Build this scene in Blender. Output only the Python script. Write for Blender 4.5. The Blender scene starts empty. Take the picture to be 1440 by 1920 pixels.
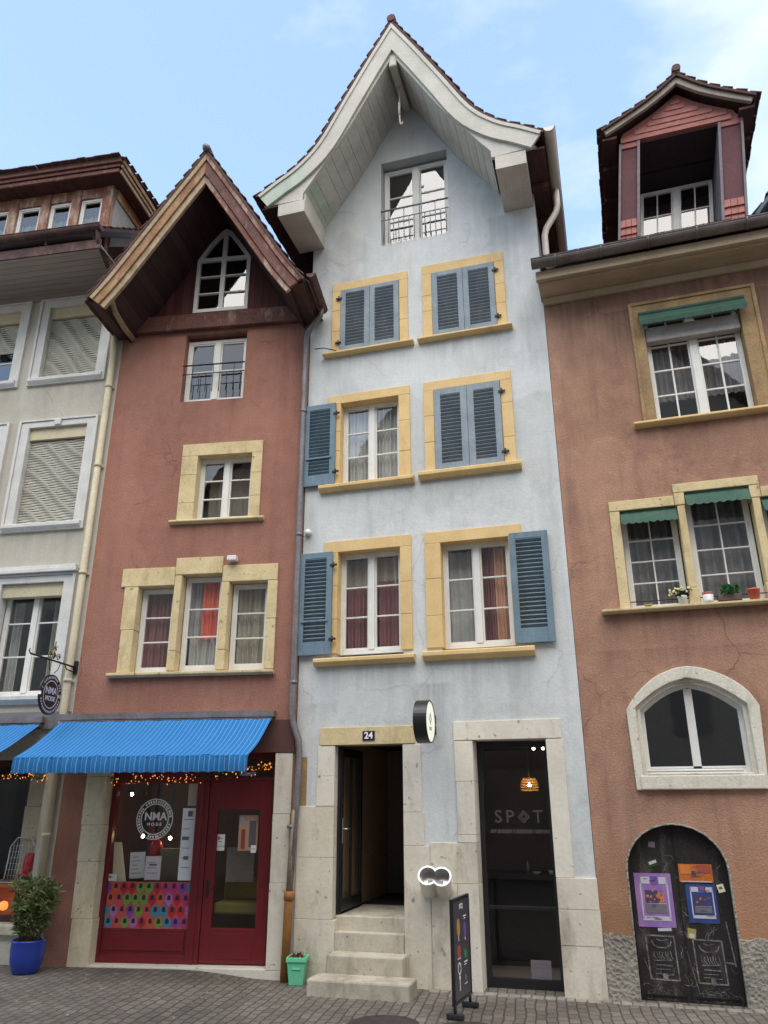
import bpy, bmesh, math, random
from mathutils import Vector, Matrix
from mathutils.geometry import tessellate_polygon
random.seed(7)
R_ = math.radians
S = bpy.context.scene
COL = S.collection

# ------------------------------------------------------------------ materials
def new_mat(name):
    m = bpy.data.materials.new(name); m.use_nodes = True
    nt = m.node_tree
    b = nt.nodes['Principled BSDF']
    return m, nt, b

def N(nt, t, **kw):
    n = nt.nodes.new(t)
    for k, v in kw.items():
        if k.startswith('_'): setattr(n, k[1:], v)
        else: n.inputs[k.replace('_', ' ')].default_value = v
    return n

def L(nt, a, b): nt.links.new(a, b)

def coords(nt, scale=(1, 1, 1), loc=(0, 0, 0)):
    tc = nt.nodes.new('ShaderNodeTexCoord'); mp = nt.nodes.new('ShaderNodeMapping')
    mp.inputs['Scale'].default_value = scale; mp.inputs['Location'].default_value = loc
    L(nt, tc.outputs['Object'], mp.inputs['Vector'])
    return mp.outputs['Vector']

def noise(nt, vec, scale, detail=4, rough=.55):
    n = N(nt, 'ShaderNodeTexNoise', Scale=scale, Detail=detail, Roughness=rough)
    L(nt, vec, n.inputs['Vector']); return n.outputs['Fac']

def ramp(nt, fac, p0, p1, c0=(0, 0, 0, 1), c1=(1, 1, 1, 1)):
    if p0 > p1: p0, p1, c0, c1 = p1, p0, c1, c0
    r = nt.nodes.new('ShaderNodeValToRGB')
    r.color_ramp.elements[0].position = p0; r.color_ramp.elements[1].position = p1
    r.color_ramp.elements[0].color = c0; r.color_ramp.elements[1].color = c1
    L(nt, fac, r.inputs['Fac']); return r.outputs['Color']

def mixc(nt, fac, a, b, mode='MIX'):
    m = nt.nodes.new('ShaderNodeMix'); m.data_type = 'RGBA'; m.blend_type = mode
    def put(sock, v):
        if hasattr(v, 'is_linked'): L(nt, v, sock)
        elif isinstance(v, (int, float)): sock.default_value = v
        else: sock.default_value = (*v[:3], 1)
    put(m.inputs[0], fac); put(m.inputs[6], a); put(m.inputs[7], b)
    return m.outputs[2]

def math_(nt, op, a, b=0.5):
    m = nt.nodes.new('ShaderNodeMath'); m.operation = op
    for i, v in enumerate((a, b)):
        if hasattr(v, 'is_linked'): L(nt, v, m.inputs[i])
        else: m.inputs[i].default_value = v
    return m.outputs[0]

def bump(nt, b, h, strength=.4, dist=.01):
    n = N(nt, 'ShaderNodeBump', Strength=strength, Distance=dist)
    L(nt, h, n.inputs['Height']); L(nt, n.outputs['Normal'], b.inputs['Normal'])

def surf(name, col, col2=None, scale=3, grain=60, bstr=.3, bdist=.004, rough=.8, stain=None, stain_amt=.5,
         stretch=(1, 1, 1), metallic=0, spec=.3, grain_amt=.25, stain_scale=1.2, stain_th=.5, pits=False):
    """weathered painted / stone / metal surface: two-colour patches, grain, optional stains"""
    m, nt, b = new_mat(name)
    v = coords(nt, stretch)
    c2 = col2 or tuple(x * .8 for x in col)
    n1 = noise(nt, v, scale, 5, .6)
    c = mixc(nt, ramp(nt, n1, .35, .65), col, c2)
    g = noise(nt, v, grain, 3, .6)
    gc = mixc(nt, ramp(nt, g, .3, .7), (1 - grain_amt,) * 3, (1 + grain_amt * .4,) * 3)
    c = mixc(nt, 1.0, c, gc, 'MULTIPLY')
    if stain:
        v2 = coords(nt, (1.3, 1.3, .45), (3.1, 0, 1.7))
        s1 = noise(nt, v2, stain_scale, 6, .65); s2 = noise(nt, v, stain_scale * 9, 3)
        f = math_(nt, 'MULTIPLY', ramp(nt, s1, stain_th, stain_th + .2), math_(nt, 'ADD', s2, .25))
        f = math_(nt, 'MULTIPLY', f, stain_amt)
        c = mixc(nt, f, c, stain)
    if pits:
        pn = noise(nt, coords(nt, (1, 1, 1), (4, 1, 8)), 15, 2, .5)
        c = mixc(nt, math_(nt, 'MULTIPLY', ramp(nt, pn, .69, .73), .75), c, tuple(t * .28 for t in col))
    L(nt, c, b.inputs['Base Color'])
    b.inputs['Roughness'].default_value = rough; b.inputs['Metallic'].default_value = metallic
    b.inputs['Specular IOR Level'].default_value = spec
    bump(nt, b, math_(nt, 'ADD', g, math_(nt, 'MULTIPLY', n1, .6)), bstr, bdist)
    return m

def stucco(name, col, col2, dirt, zc, zfade, grain=34, bdist=.012, bstr=.6, dirt_amt=.6, low=None, low_z=0.0, low_h=.8, streak=.3, gc=(.84, 1.08), drips=(), patch=.92, crack=.5):
    """rendered wall: patches, pebbly grain, dirt streaks, optional discoloured splash zone near the ground"""
    m, nt, b = new_mat(name)
    tc = nt.nodes.new('ShaderNodeTexCoord'); ob = tc.outputs['Object']
    sep = nt.nodes.new('ShaderNodeSeparateXYZ'); L(nt, ob, sep.inputs[0])
    p1 = noise(nt, ob, .9, 6, .62); p2 = noise(nt, ob, 4.5, 5, .6)
    c = mixc(nt, ramp(nt, math_(nt, 'ADD', math_(nt, 'MULTIPLY', p1, .65), math_(nt, 'MULTIPLY', p2, .35)), .38, .62), col, col2)
    vor = N(nt, 'ShaderNodeTexVoronoi', Scale=grain); L(nt, ob, vor.inputs['Vector'])
    gr = noise(nt, ob, grain * 1.6, 3, .65)
    h = math_(nt, 'ADD', math_(nt, 'MULTIPLY', vor.outputs['Distance'], .6), math_(nt, 'MULTIPLY', gr, .7))
    c = mixc(nt, 1.0, c, mixc(nt, ramp(nt, h, .35, .85), (gc[0],) * 3, (gc[1],) * 3), 'MULTIPLY')
    vs = coords(nt, (2.2, 2.2, .22), (1.3, 0, 4.2))
    st = noise(nt, vs, 1.6, 6, .62)
    spots = noise(nt, ob, 7, 4, .7)
    f = math_(nt, 'MULTIPLY', ramp(nt, st, .52, .74), streak)
    f2 = math_(nt, 'MULTIPLY', ramp(nt, math_(nt, 'ADD', math_(nt, 'MULTIPLY', p1, .5), math_(nt, 'MULTIPLY', spots, .5)), .53, .68), dirt_amt)
    c = mixc(nt, f, c, dirt); c = mixc(nt, f2, c, dirt)
    if zc:   # ragged band above zc: weathering on brown, gable shade painted in on blue
        d = math_(nt, 'ADD', sep.outputs['Z'], math_(nt, 'MULTIPLY', noise(nt, vs, 2.4, 4), 1.6))
        mr = N(nt, 'ShaderNodeMapRange'); mr.inputs[1].default_value = zc + .8; mr.inputs[2].default_value = zc + .8 + zfade
        L(nt, d, mr.inputs[0])
        c = mixc(nt, math_(nt, 'MULTIPLY', mr.outputs[0], .55), c, dirt)
    if low:
        d = math_(nt, 'ADD', sep.outputs['Z'], math_(nt, 'MULTIPLY', noise(nt, ob, 2.2, 5, .65), -.9))
        mr = N(nt, 'ShaderNodeMapRange'); mr.inputs[1].default_value = low_z + low_h - .45; mr.inputs[2].default_value = low_z - .45
        L(nt, d, mr.inputs[0])
        c = mixc(nt, math_(nt, 'MULTIPLY', mr.outputs[0], .7), c, low)
    pt = noise(nt, coords(nt, (.8, .8, .55), (7.7, 0, 2.3)), .9, 3, .45)          # old repairs with a definite edge
    c = mixc(nt, 1.0, c, mixc(nt, ramp(nt, pt, .555, .575), (1, 1, 1), (patch, patch * .99, patch * .985)), 'MULTIPLY')
    c = mixc(nt, 1.0, c, mixc(nt, ramp(nt, pt, .40, .385), (1, 1, 1), (1.05, 1.04, 1.03)), 'MULTIPLY')
    wv = nt.nodes.new('ShaderNodeVectorMath'); wv.operation = 'MULTIPLY_ADD'
    wn_ = N(nt, 'ShaderNodeTexNoise', Scale=2.2, Detail=5); L(nt, ob, wn_.inputs['Vector']); L(nt, wn_.outputs['Color'], wv.inputs[0]); wv.inputs[1].default_value = (.5, .5, .5); L(nt, ob, wv.inputs[2])
    cr = N(nt, 'ShaderNodeTexVoronoi', Scale=.85); cr.feature = 'DISTANCE_TO_EDGE'; L(nt, wv.outputs[0], cr.inputs['Vector'])
    cm = math_(nt, 'MULTIPLY', ramp(nt, cr.outputs['Distance'], .010, .003), ramp(nt, noise(nt, coords(nt, (1, 1, 1), (2, 5, 9)), 1.1, 2), .52, .62))
    c = mixc(nt, math_(nt, 'MULTIPLY', cm, crack), c, tuple(t * .6 for t in dirt))
    if drips:
        sn = ramp(nt, noise(nt, coords(nt, (9, 9, .5), (.7, 0, 3.3)), 1.0, 5, .6), .34, .68)
        sn2 = math_(nt, 'ADD', math_(nt, 'MULTIPLY', sn, .8), .2)
        def edge(sock, frm, to):
            mr = N(nt, 'ShaderNodeMapRange'); mr.inputs[1].default_value = frm; mr.inputs[2].default_value = to; L(nt, sock, mr.inputs[0]); return mr.outputs[0]
        tot = None
        for (x0, x1, zt, ln, am) in drips:
            f = math_(nt, 'MULTIPLY', math_(nt, 'MULTIPLY', edge(sep.outputs['X'], x0 - .08, x0 + .10), edge(sep.outputs['X'], x1 + .08, x1 - .10)), math_(nt, 'MULTIPLY', edge(sep.outputs['Z'], zt - ln, zt), edge(sep.outputs['Z'], zt + .03, zt)))
            f = math_(nt, 'MULTIPLY', f, am); tot = f if tot is None else math_(nt, 'ADD', tot, f)
        c = mixc(nt, math_(nt, 'MULTIPLY', math_(nt, 'MINIMUM', tot, 1.0), sn2), c, tuple(t * .75 for t in dirt))
    L(nt, c, b.inputs['Base Color']); b.inputs['Roughness'].default_value = .92
    b.inputs['Specular IOR Level'].default_value = .15
    bump(nt, b, math_(nt, 'ADD', h, math_(nt, 'MULTIPLY', p2, .8)), bstr, bdist)
    return m

def planks(name, col, col2, axis_scale, board=.16, gap_dark=.35, rough=.75, axis=0):
    """boards laid along one axis: dark joints at even spacing, grain running along"""
    m, nt, b = new_mat(name)
    tc = nt.nodes.new('ShaderNodeTexCoord'); ob = tc.outputs['Object']
    sep = nt.nodes.new('ShaderNodeSeparateXYZ'); L(nt, ob, sep.inputs[0])
    x = sep.outputs[axis]
    k = math_(nt, 'DIVIDE', x, board); fr = math_(nt, 'FRACT', k)
    idx = math_(nt, 'FLOOR', k)
    wn = nt.nodes.new('ShaderNodeTexWhiteNoise'); wn.noise_dimensions = '1D'; L(nt, idx, wn.inputs['W'])
    v = coords(nt, axis_scale)
    g = noise(nt, v, 5, 6, .65)
    c = mixc(nt, ramp(nt, g, .3, .7), col, col2)
    c = mixc(nt, 1.0, c, mixc(nt, wn.outputs['Value'], (.75,) * 3, (1.15,) * 3), 'MULTIPLY')
    e = math_(nt, 'ABSOLUTE', math_(nt, 'SUBTRACT', fr, .5))
    j = ramp(nt, e, .455, .49)
    L(nt, mixc(nt, j, c, tuple(t * gap_dark for t in col)), b.inputs['Base Color'])
    b.inputs['Roughness'].default_value = rough; b.inputs['Specular IOR Level'].default_value = .2
    bump(nt, b, math_(nt, 'SUBTRACT', math_(nt, 'MULTIPLY', g, .4), j), .6, .008)
    return m

def plain(name, col, rough=.5, metallic=0, spec=.4, var=.12, scale=14):
    m, nt, b = new_mat(name)
    n = noise(nt, coords(nt), scale, 4, .6)
    L(nt, mixc(nt, n, tuple(x * (1 - var) for x in col), tuple(min(1, x * (1 + var)) for x in col)), b.inputs['Base Color'])
    b.inputs['Metallic'].default_value = metallic; b.inputs['Specular IOR Level'].default_value = spec
    L(nt, ramp(nt, n, .2, .8, (rough * .85,) * 3 + (1,), (min(1, rough * 1.15),) * 3 + (1,)), b.inputs['Roughness'])
    return m

def emit(name, col, strength):
    m, nt, b = new_mat(name)
    b.inputs['Base Color'].default_value = (*col, 1)
    b.inputs['Emission Color'].default_value = (*col, 1); b.inputs['Emission Strength'].default_value = strength
    return m

def glass_mat(name, f0=.12, tint=(.92, .95, .95), wav=.6):
    m, nt, b = new_mat(name); nt.nodes.remove(b)
    out = nt.nodes['Material Output']
    tr = nt.nodes.new('ShaderNodeBsdfTransparent'); tr.inputs[0].default_value = (*tint, 1)
    gl = nt.nodes.new('ShaderNodeBsdfGlossy'); gl.inputs['Roughness'].default_value = .015
    ge = nt.nodes.new('ShaderNodeNewGeometry'); dt = nt.nodes.new('ShaderNodeVectorMath'); dt.operation = 'DOT_PRODUCT'
    L(nt, ge.outputs['Normal'], dt.inputs[0]); L(nt, ge.outputs['Incoming'], dt.inputs[1])
    k = math_(nt, 'POWER', math_(nt, 'SUBTRACT', 1.0, math_(nt, 'ABSOLUTE', dt.outputs['Value'])), 5.0)
    fres = math_(nt, 'ADD', f0, math_(nt, 'MULTIPLY', k, 1 - f0))       # the same from either side of the sheet
    v = coords(nt)
    bp = N(nt, 'ShaderNodeBump', Strength=.25 * wav, Distance=.004)
    L(nt, noise(nt, v, 2.5, 2), bp.inputs['Height']); L(nt, bp.outputs[0], gl.inputs['Normal'])
    mx = nt.nodes.new('ShaderNodeMixShader')
    L(nt, fres, mx.inputs[0]); L(nt, tr.outputs[0], mx.inputs[1]); L(nt, gl.outputs[0], mx.inputs[2])
    L(nt, mx.outputs[0], out.inputs[0]); return m

M = {}
M['blue'] = stucco('pale_blue_render', (.645, .66, .652), (.55, .57, .567), (.37, .395, .40), 10.2, 2.5, grain=30, bdist=.006, bstr=.4, dirt_amt=.5, streak=.55, crack=.28, gc=(.95, 1.03), drips=[(.24, 1.65, 3.68, .7, .55), (1.75, 3.2, 3.68, .8, .5), (.25, 1.68, 6.21, .6, .4), (1.75, 3.2, 6.23, .6, .4), (.25, 1.71, 8.5, .5, .5), (1.78, 3.2, 8.5, .6, .5), (2.9, 3.7, 10.6, 2.6, .45), (-.05, .35, 10.6, 1.6, .4), (1.7, 2.1, 3.4, 1.0, .6), (.0, .5, 3.2, .8, .35)])
M['red'] = stucco('red_roughcast', (.385, .192, .142), (.318, .152, .114), (.20, .095, .08), 0, 1, grain=62, bdist=.012, bstr=.55, dirt_amt=.45, streak=.35, drips=[(-2.74, -.34, 3.62, .45, .55), (-2.05, -.6, 5.85, .5, .5), (-2.1, -1.05, 7.95, .5, .45), (-3.2, -.0, 9.25, .5, .6), (-.5, .0, 9.2, 6, .45), (-3.2, -2.85, 2.5, 2.4, .4)])
M['brown'] = stucco('red_brown_roughcast', (.445, .262, .182), (.345, .190, .136), (.17, .105, .085), 7.6, 2.0, grain=58, bdist=.012, bstr=.5, dirt_amt=.6, streak=.6, patch=.86, drips=[(.37, 3.4, 4.15, .6, .6), (1.03, 2.9, 6.62, .5, .4), (0, 5.6, 8.9, 1.5, .75), (.8, 1.2, 8.5, 1.9, .7), (2.7, 3.0, 8.5, 1.6, .6), (.25, 2.2, 3.7, .5, .35), (.3, 1.5, 2.1, .35, .35), (.15, .4, 2.2, 1.6, .4)],
                    low=(.38, .20, .10), low_z=.6, low_h=1.2)
M['grey'] = stucco('grey_render', (.52, .49, .42), (.46, .435, .375), (.34, .32, .27), 0, 1, grain=30, bdist=.006, bstr=.35, dirt_amt=.4, gc=(.94, 1.03), drips=[(-1.6, -.27, 5.85, .5, .5), (-1.6, -.27, 8.45, .5, .5), (-3.2, -1.85, 8.45, .5, .5), (-.25, .0, 10, 7, .3)])
M['plinth'] = stucco('rough_cement', (.40, .375, .32), (.24, .22, .185), (.50, .47, .41), 0, 1, grain=24, bdist=.03, bstr=1.0, dirt_amt=.8, streak=.3)
M['stone'] = surf('limestone', (.76, .71, .615), (.66, .61, .52), 1.6, 26, .5, .006, .88, stain=(.30, .245, .18), stain_amt=.8, grain_amt=.07, stain_scale=2.6, stain_th=.54, pits=True)
M['stone_pale'] = surf('pale_limestone', (.74, .70, .60), (.66, .62, .52), 1.8, 40, .5, .008, .88, stain=(.30, .27, .21), stain_amt=.7, grain_amt=.15, stain_scale=3.5, stain_th=.52, pits=True)
M['kerb_stone'] = surf('grey_kerb_setts', (.34, .31, .27), (.22, .20, .175), 5, 30, .5, .006, .85, stain=(.14, .12, .10), stain_amt=.7, grain_amt=.15, stain_scale=5)
M['stone_warm'] = surf('warm_limestone', (.72, .635, .465), (.60, .52, .37), 1.6, 26, .5, .006, .88, stain=(.30, .24, .16), stain_amt=.9, grain_amt=.08, stain_scale=2.2, stain_th=.5, pits=True)
M['step_stone'] = surf('worn_step_stone', (.60, .55, .455), (.47, .42, .34), 1.8, 26, .5, .006, .88, stain=(.20, .165, .12), stain_amt=.9, grain_amt=.1, stain_scale=2.4, stain_th=.47, pits=True)
M['stone_dirty'] = surf('grimy_limestone', (.74, .68, .57), (.61, .55, .445), 1.4, 26, .5, .006, .9, stain=(.25, .195, .14), stain_amt=.95, grain_amt=.08, stain_scale=2.0, stain_th=.49, pits=True)
M['ochre'] = surf('ochre_paint', (.74, .535, .265), (.66, .46, .21), 3, 50, .4, .005, .82, stain=(.40, .28, .13), stain_amt=.7, grain_amt=.08, stain_scale=2.8, stain_th=.55)
M['sand'] = surf('yellow_sandstone', (.70, .57, .335), (.60, .475, .26), 4, 26, .6, .006, .88, stain=(.30, .23, .12), stain_amt=.75, grain_amt=.1, stain_scale=3, stain_th=.52, pits=True)
M['sand_dark'] = surf('weathered_sandstone', (.44, .29, .14), (.30, .20, .11), 3, 40, .6, .008, .88, stain=(.16, .115, .07), stain_amt=.8, grain_amt=.25, stain_scale=2, stain_th=.45)
M['cream_wood'] = surf('cream_painted_wood', (.57, .54, .475), (.48, .455, .40), 2.5, 30, .3, .004, .7, stain=(.38, .42, .33), stain_amt=.5, grain_amt=.12, stain_scale=2.0, stain_th=.52)
M['green_wood'] = surf('mossy_painted_wood', (.55, .57, .47), (.45, .52, .45), 2.5, 30, .3, .004, .75, stain=(.30, .37, .29), stain_amt=.8, grain_amt=.14, stain_scale=2.5, stain_th=.42)
M['soffit_wood'] = surf('cream_soffit_boards', (.62, .59, .53), (.51, .49, .44), 1.6, 22, .35, .004, .75, stain=(.30, .30, .25), stain_amt=.55, stretch=(3, .5, 3), grain_amt=.18, stain_scale=2.5, stain_th=.5)
M['dark_wood'] = surf('dark_brown_wood', (.105, .05, .042), (.06, .03, .028), 3, 30, .5, .006, .8, stretch=(3, 1, 1), grain_amt=.35)
M['redbrown_wood'] = surf('peeling_red_brown_wood', (.17, .07, .055), (.105, .045, .038), 3, 26, .5, .005, .75, stain=(.42, .30, .22), stain_amt=.8, grain_amt=.3, stain_scale=5, stain_th=.55)
M['peel_wood'] = surf('flaking_red_paint', (.27, .12, .08), (.17, .075, .055), 5, 30, .6, .006, .8, stain=(.52, .42, .32), stain_amt=1.0, grain_amt=.3, stain_scale=4, stain_th=.47)
M['gold_wood'] = surf('orange_wood', (.345, .18, .085), (.225, .11, .055), 3, 26, .4, .004, .7, stain=(.55, .40, .23), stain_amt=.8, grain_amt=.25, stain_scale=4, stain_th=.5)  # orange tone of the left verge and dormer side boards
M['pale_wood'] = surf('pale_tan_wood', (.44, .335, .215), (.30, .215, .135), 4, 26, .4, .004, .7, stain=(.17, .085, .05), stain_amt=.7, grain_amt=.25, stain_scale=5, stain_th=.55)
M['boards'] = planks('dark_red_vertical_boards', (.115, .04, .033), (.075, .028, .025), (6, 6, .5), .14)
M['soffit_grey'] = planks('brown_grey_soffit_boards', (.42, .36, .31), (.34, .29, .255), (.4, 6, 6), .13, axis=1)
M['recess_wood'] = planks('shadowy_recess_boards', (.040, .030, .036), (.028, .022, .028), (6, .5, 6), .15, axis=2)  # shade of the dormer recess put into the board colour
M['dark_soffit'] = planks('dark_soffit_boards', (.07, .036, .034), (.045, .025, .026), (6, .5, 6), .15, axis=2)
M['tile'] = surf('old_clay_tiles', (.145, .075, .06), (.085, .055, .052), 7, 60, .5, .006, .85, stain=(.24, .19, .15), stain_amt=.4, grain_amt=.35, stain_scale=6, stain_th=.55)
M['slate'] = surf('blue_grey_slate', (.10, .13, .18), (.07, .09, .13), 8, 60, .4, .004, .5, grain_amt=.3)
M['white'] = surf('white_window_paint', (.78, .77, .73), (.70, .69, .655), 5, 40, .15, .002, .45, grain_amt=.08, spec=.4)
M['white_trim'] = surf('white_painted_stone', (.68, .67, .645), (.59, .58, .56), 4, 40, .35, .005, .8, stain=(.36, .35, .32), stain_amt=.4, grain_amt=.12)
M['shutter'] = surf('blue_grey_shutter_paint', (.165, .245, .30), (.135, .20, .25), 4, 40, .25, .003, .6, stain=(.27, .33, .37), stain_amt=.5, grain_amt=.15, stain_scale=5, stain_th=.52)
M['shutter_light'] = surf('faded_shutter_paint', (.275, .32, .36), (.215, .265, .31), 4, 40, .25, .003, .65, stain=(.36, .40, .42), stain_amt=.55, grain_amt=.15, stain_scale=5, stain_th=.5)
M['blind'] = surf('cream_roller_slats', (.47, .45, .38), (.40, .385, .33), 3, 40, .1, .002, .5, grain_amt=.1)
M['blind_box'] = surf('cream_shutter_box', (.62, .55, .38), (.54, .47, .32), 3, 40, .2, .003, .7, grain_amt=.15)
M['iron'] = plain('wrought_iron', (.035, .033, .035), .55, .4)
M['grey_iron'] = plain('grey_painted_iron', (.20, .21, .24), .5, .2)
M['zinc'] = surf('weathered_zinc', (.26, .24, .25), (.19, .175, .18), 4, 30, .2, .002, .5, stain=(.12, .09, .075), stain_amt=.6, metallic=.35, grain_amt=.2, stain_scale=3)
M['gutter'] = surf('grey_brown_gutter', (.20, .175, .16), (.145, .125, .12), 3, 30, .25, .002, .55, stain=(.09, .06, .05), stain_amt=.7, metallic=.25, grain_amt=.2, stain_scale=3)
M['rust_gutter'] = surf('rusty_gutter', (.13, .075, .07), (.085, .05, .05), 5, 30, .4, .003, .7, stain=(.30, .17, .11), stain_amt=.6, metallic=.2, grain_amt=.3, stain_scale=5)
M['cream_pipe'] = surf('cream_downpipe', (.62, .55, .39), (.52, .46, .33), 4, 30, .2, .002, .55, stain=(.36, .28, .17), stain_amt=.5, grain_amt=.12)
M['ochre_pipe'] = surf('ochre_iron_standpipe', (.44, .20, .055), (.33, .14, .045), 5, 30, .3, .003, .6, stain=(.14, .08, .05), stain_amt=.7, grain_amt=.2, stain_scale=3)
M['mottled_pipe'] = surf('mottled_pipe', (.34, .27, .18), (.24, .20, .155), 9, 30, .2, .002, .6, grain_amt=.2)
M['white_pipe'] = plain('cream_gutter_paint', (.66, .61, .54), .45, 0, .4)
M['glass'] = glass_mat('window_glass', .17, wav=1.6)
M['shopglass'] = glass_mat('shop_glass', .05, (.95, .96, .96), .3)
M['black'] = plain('black_paint', (.016, .016, .018), .35, 0, .5)
M['black_matt'] = plain('black_matt', (.012, .012, .013), .7, 0, .2)
M['graffiti_black'] = surf('scuffed_black_paint', (.022, .019, .02), (.035, .026, .026), 5, 40, .4, .004, .6, stain=(.13, .11, .105), stain_amt=.8, grain_amt=.5, stain_scale=6, stain_th=.52)
M['shopred'] = surf('dark_red_gloss_paint', (.185, .016, .022), (.15, .013, .018), 3, 40, .15, .002, .38, grain_amt=.12, spec=.45)
M['wall_shade'] = plain('shaded_red_wall', (.10, .045, .04), .6)
M['awning'] = None
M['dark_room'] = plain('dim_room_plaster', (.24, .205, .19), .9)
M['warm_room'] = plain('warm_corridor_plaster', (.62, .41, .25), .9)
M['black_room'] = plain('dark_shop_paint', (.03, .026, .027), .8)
M['curtain'] = surf('grey_net_curtain', (.66, .65, .62), (.55, .54, .52), 3, 30, .1, .002, .95, grain_amt=.1)
M['curtain_red'] = surf('deep_red_curtain', (.36, .15, .15), (.28, .115, .12), 3, 30, .1, .002, .95, grain_amt=.15)
M['curtain_dim'] = surf('dim_mauve_curtain', (.30, .275, .28), (.22, .20, .21), 3, 30, .1, .002, .95, grain_amt=.15)
M['curtain_bright'] = surf('orange_red_curtain', (.95, .26, .15), (.85, .18, .11), 3, 30, .1, .002, .95, grain_amt=.15)
M['curtain_peach'] = surf('peach_curtain', (.80, .48, .33), (.70, .40, .27), 3, 30, .1, .002, .95, grain_amt=.15)
M['curtain_white'] = surf('white_lace_curtain', (.30, .30, .31), (.20, .20, .215), 3, 30, .1, .002, .95, grain_amt=.2)
M['curtain_beige'] = surf('beige_curtain', (.55, .50, .40), (.45, .41, .33), 3, 30, .1, .002, .95, grain_amt=.15)
M['green_awning'] = surf('dark_green_canvas', (.055, .118, .085), (.04, .09, .066), 4, 40, .2, .002, .8, grain_amt=.15)
M['steel'] = plain('brushed_steel', (.60, .585, .55), .3, .9)
M['steel_white'] = plain('light_steel_rim', (.62, .64, .66), .4, .4)
M['paper'] = plain('white_paper', (.84, .85, .87), .8, 0, .2, .05)
M['paper_pink'] = plain('pinkish_paper', (.84, .72, .76), .8, 0, .2, .08)
M['cream_paper'] = plain('cream_card', (.88, .80, .54), .8, 0, .2, .05)
M['ink'] = plain('grey_ink', (.16, .16, .17), .8)
M['chalk'] = surf('chalk_line', (.30, .29, .29), (.10, .095, .095), 14, 60, .2, .001, .9, grain_amt=.6)
M['letter_white'] = plain('white_lettering', (.88, .87, .86), .6)
M['letter_frost'] = plain('frosted_lettering', (.075, .066, .068), .6)
M['plaque'] = plain('enamel_dark_blue', (.025, .022, .05), .3)
M['sign_face'] = emit('lit_sign_face', (.86, .86, .74), .16)
M['sign_print'] = plain('grey_green_print', (.36, .37, .30), .6)
M['gold'] = plain('old_gilding', (.16, .115, .05), .5, .5)
M['pot_blue'] = plain('cobalt_glaze', (.018, .045, .30), .25, 0, .5)
M['pot_green'] = plain('mint_green_plastic', (.16, .60, .36), .4)
M['pot_white'] = plain('white_glaze', (.72, .71, .68), .35)
M['pot_orange'] = plain('orange_plastic', (.62, .13, .07), .45)
M['pot_brown'] = plain('brown_planter', (.11, .07, .05), .6)
M['terracotta'] = plain('red_clay', (.42, .11, .08), .7)
M['leaf'] = surf('oleander_leaf', (.085, .125, .04), (.17, .20, .08), 9, 40, .1, .001, .5, grain_amt=.2)
M['leaf_bright'] = surf('bright_green_leaf', (.07, .26, .10), (.05, .18, .07), 12, 40, .1, .001, .5, grain_amt=.2)
M['leaf_dark'] = surf('dark_green_leaf', (.03, .055, .025), (.045, .07, .03), 12, 40, .1, .001, .5, grain_amt=.2)
M['petal'] = plain('yellow_petal', (.75, .66, .32), .6)
M['stem'] = plain('woody_stem', (.14, .10, .06), .8)
M['soil'] = plain('dark_soil', (.03, .024, .018), .95)
M['bulb_warm'] = emit('warm_fairy_bulb', (1.0, .30, .045), .5)
M['bulb_white'] = emit('lit_globe', (1.0, .78, .48), 22.0)
M['spot'] = emit('lit_spotlight', (1.0, .93, .85), 6.0)
M['lamp_glow'] = emit('glowing_lamp_wood', (.62, .28, .07), .14)
M['lamp_slat'] = plain('lamp_veneer', (.45, .24, .08), .6)
M['orange_glow'] = emit('lit_orange_paper', (1.0, .26, .06), .55)
M['cloth_orange'] = plain('orange_cloth', (.62, .17, .05), .8)
M['red_plastic'] = plain('bright_red_lacquer', (.60, .02, .04), .35)
M['wire'] = plain('silver_wire', (.75, .76, .75), .3, .5)
M['box_olive'] = plain('olive_card', (.20, .16, .10), .85)
M['cushion'] = plain('mustard_fabric', (.34, .29, .09), .9)
M['lid'] = surf('dark_disc_face', (.085, .072, .072), (.06, .05, .052), 9, 60, .6, .004, .6, grain_amt=.3, metallic=.3)
M['rubber'] = plain('black_rubber', (.022, .022, .024), .7)
M['shingle'] = surf('pink_red_shingles', (.38, .155, .13), (.31, .12, .105), 6, 40, .4, .005, .8, stain=(.20, .075, .07), stain_amt=.5, grain_amt=.2, stain_scale=4)
M['maroon'] = surf('maroon_panel', (.115, .036, .045), (.085, .028, .036), 3, 30, .3, .003, .7, grain_amt=.2)
M['grey_trim'] = surf('grey_painted_trim', (.20, .175, .19), (.155, .135, .15), 4, 30, .3, .003, .7, grain_amt=.2)
M['grey_panel'] = surf('grey_cladding', (.40, .38, .37), (.33, .315, .31), 4, 30, .3, .003, .8, grain_amt=.15)
M['dull_trim'] = surf('dull_grey_tan_trim', (.36, .31, .255), (.27, .23, .19), 3, 30, .3, .003, .8, stain=(.14, .105, .085), stain_amt=.6, grain_amt=.2, stain_scale=4)
M['tan_wood'] = surf('tan_painted_cornice', (.44, .34, .235), (.36, .275, .19), 2, 30, .3, .003, .75, stain=(.22, .16, .11), stain_amt=.5, stretch=(.6, 3, 3), grain_amt=.15, stain_scale=1.5)
M['opp_wall'] = plain('opposite_cream_render', (.40, .37, .33), .9)
M['opp_wall2'] = plain('opposite_rose_render', (.38, .29, .275), .9)
M['opp_win'] = plain('opposite_dark_panes', (.22, .21, .21), .5)
PAT = [plain('film_' + n, c, .5) for n, c in (('orange', (.62, .13, .05)), ('purple', (.23, .075, .38)), ('green', (.17, .36, .06)), ('teal', (.04, .28, .40)),
       ('pink', (.50, .05, .20)), ('red', (.52, .03, .04)), ('violet', (.40, .19, .50)), ('coral', (.58, .10, .10)))]
M['film_ink'] = plain('film_dark', (.04, .025, .05), .5)
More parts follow.
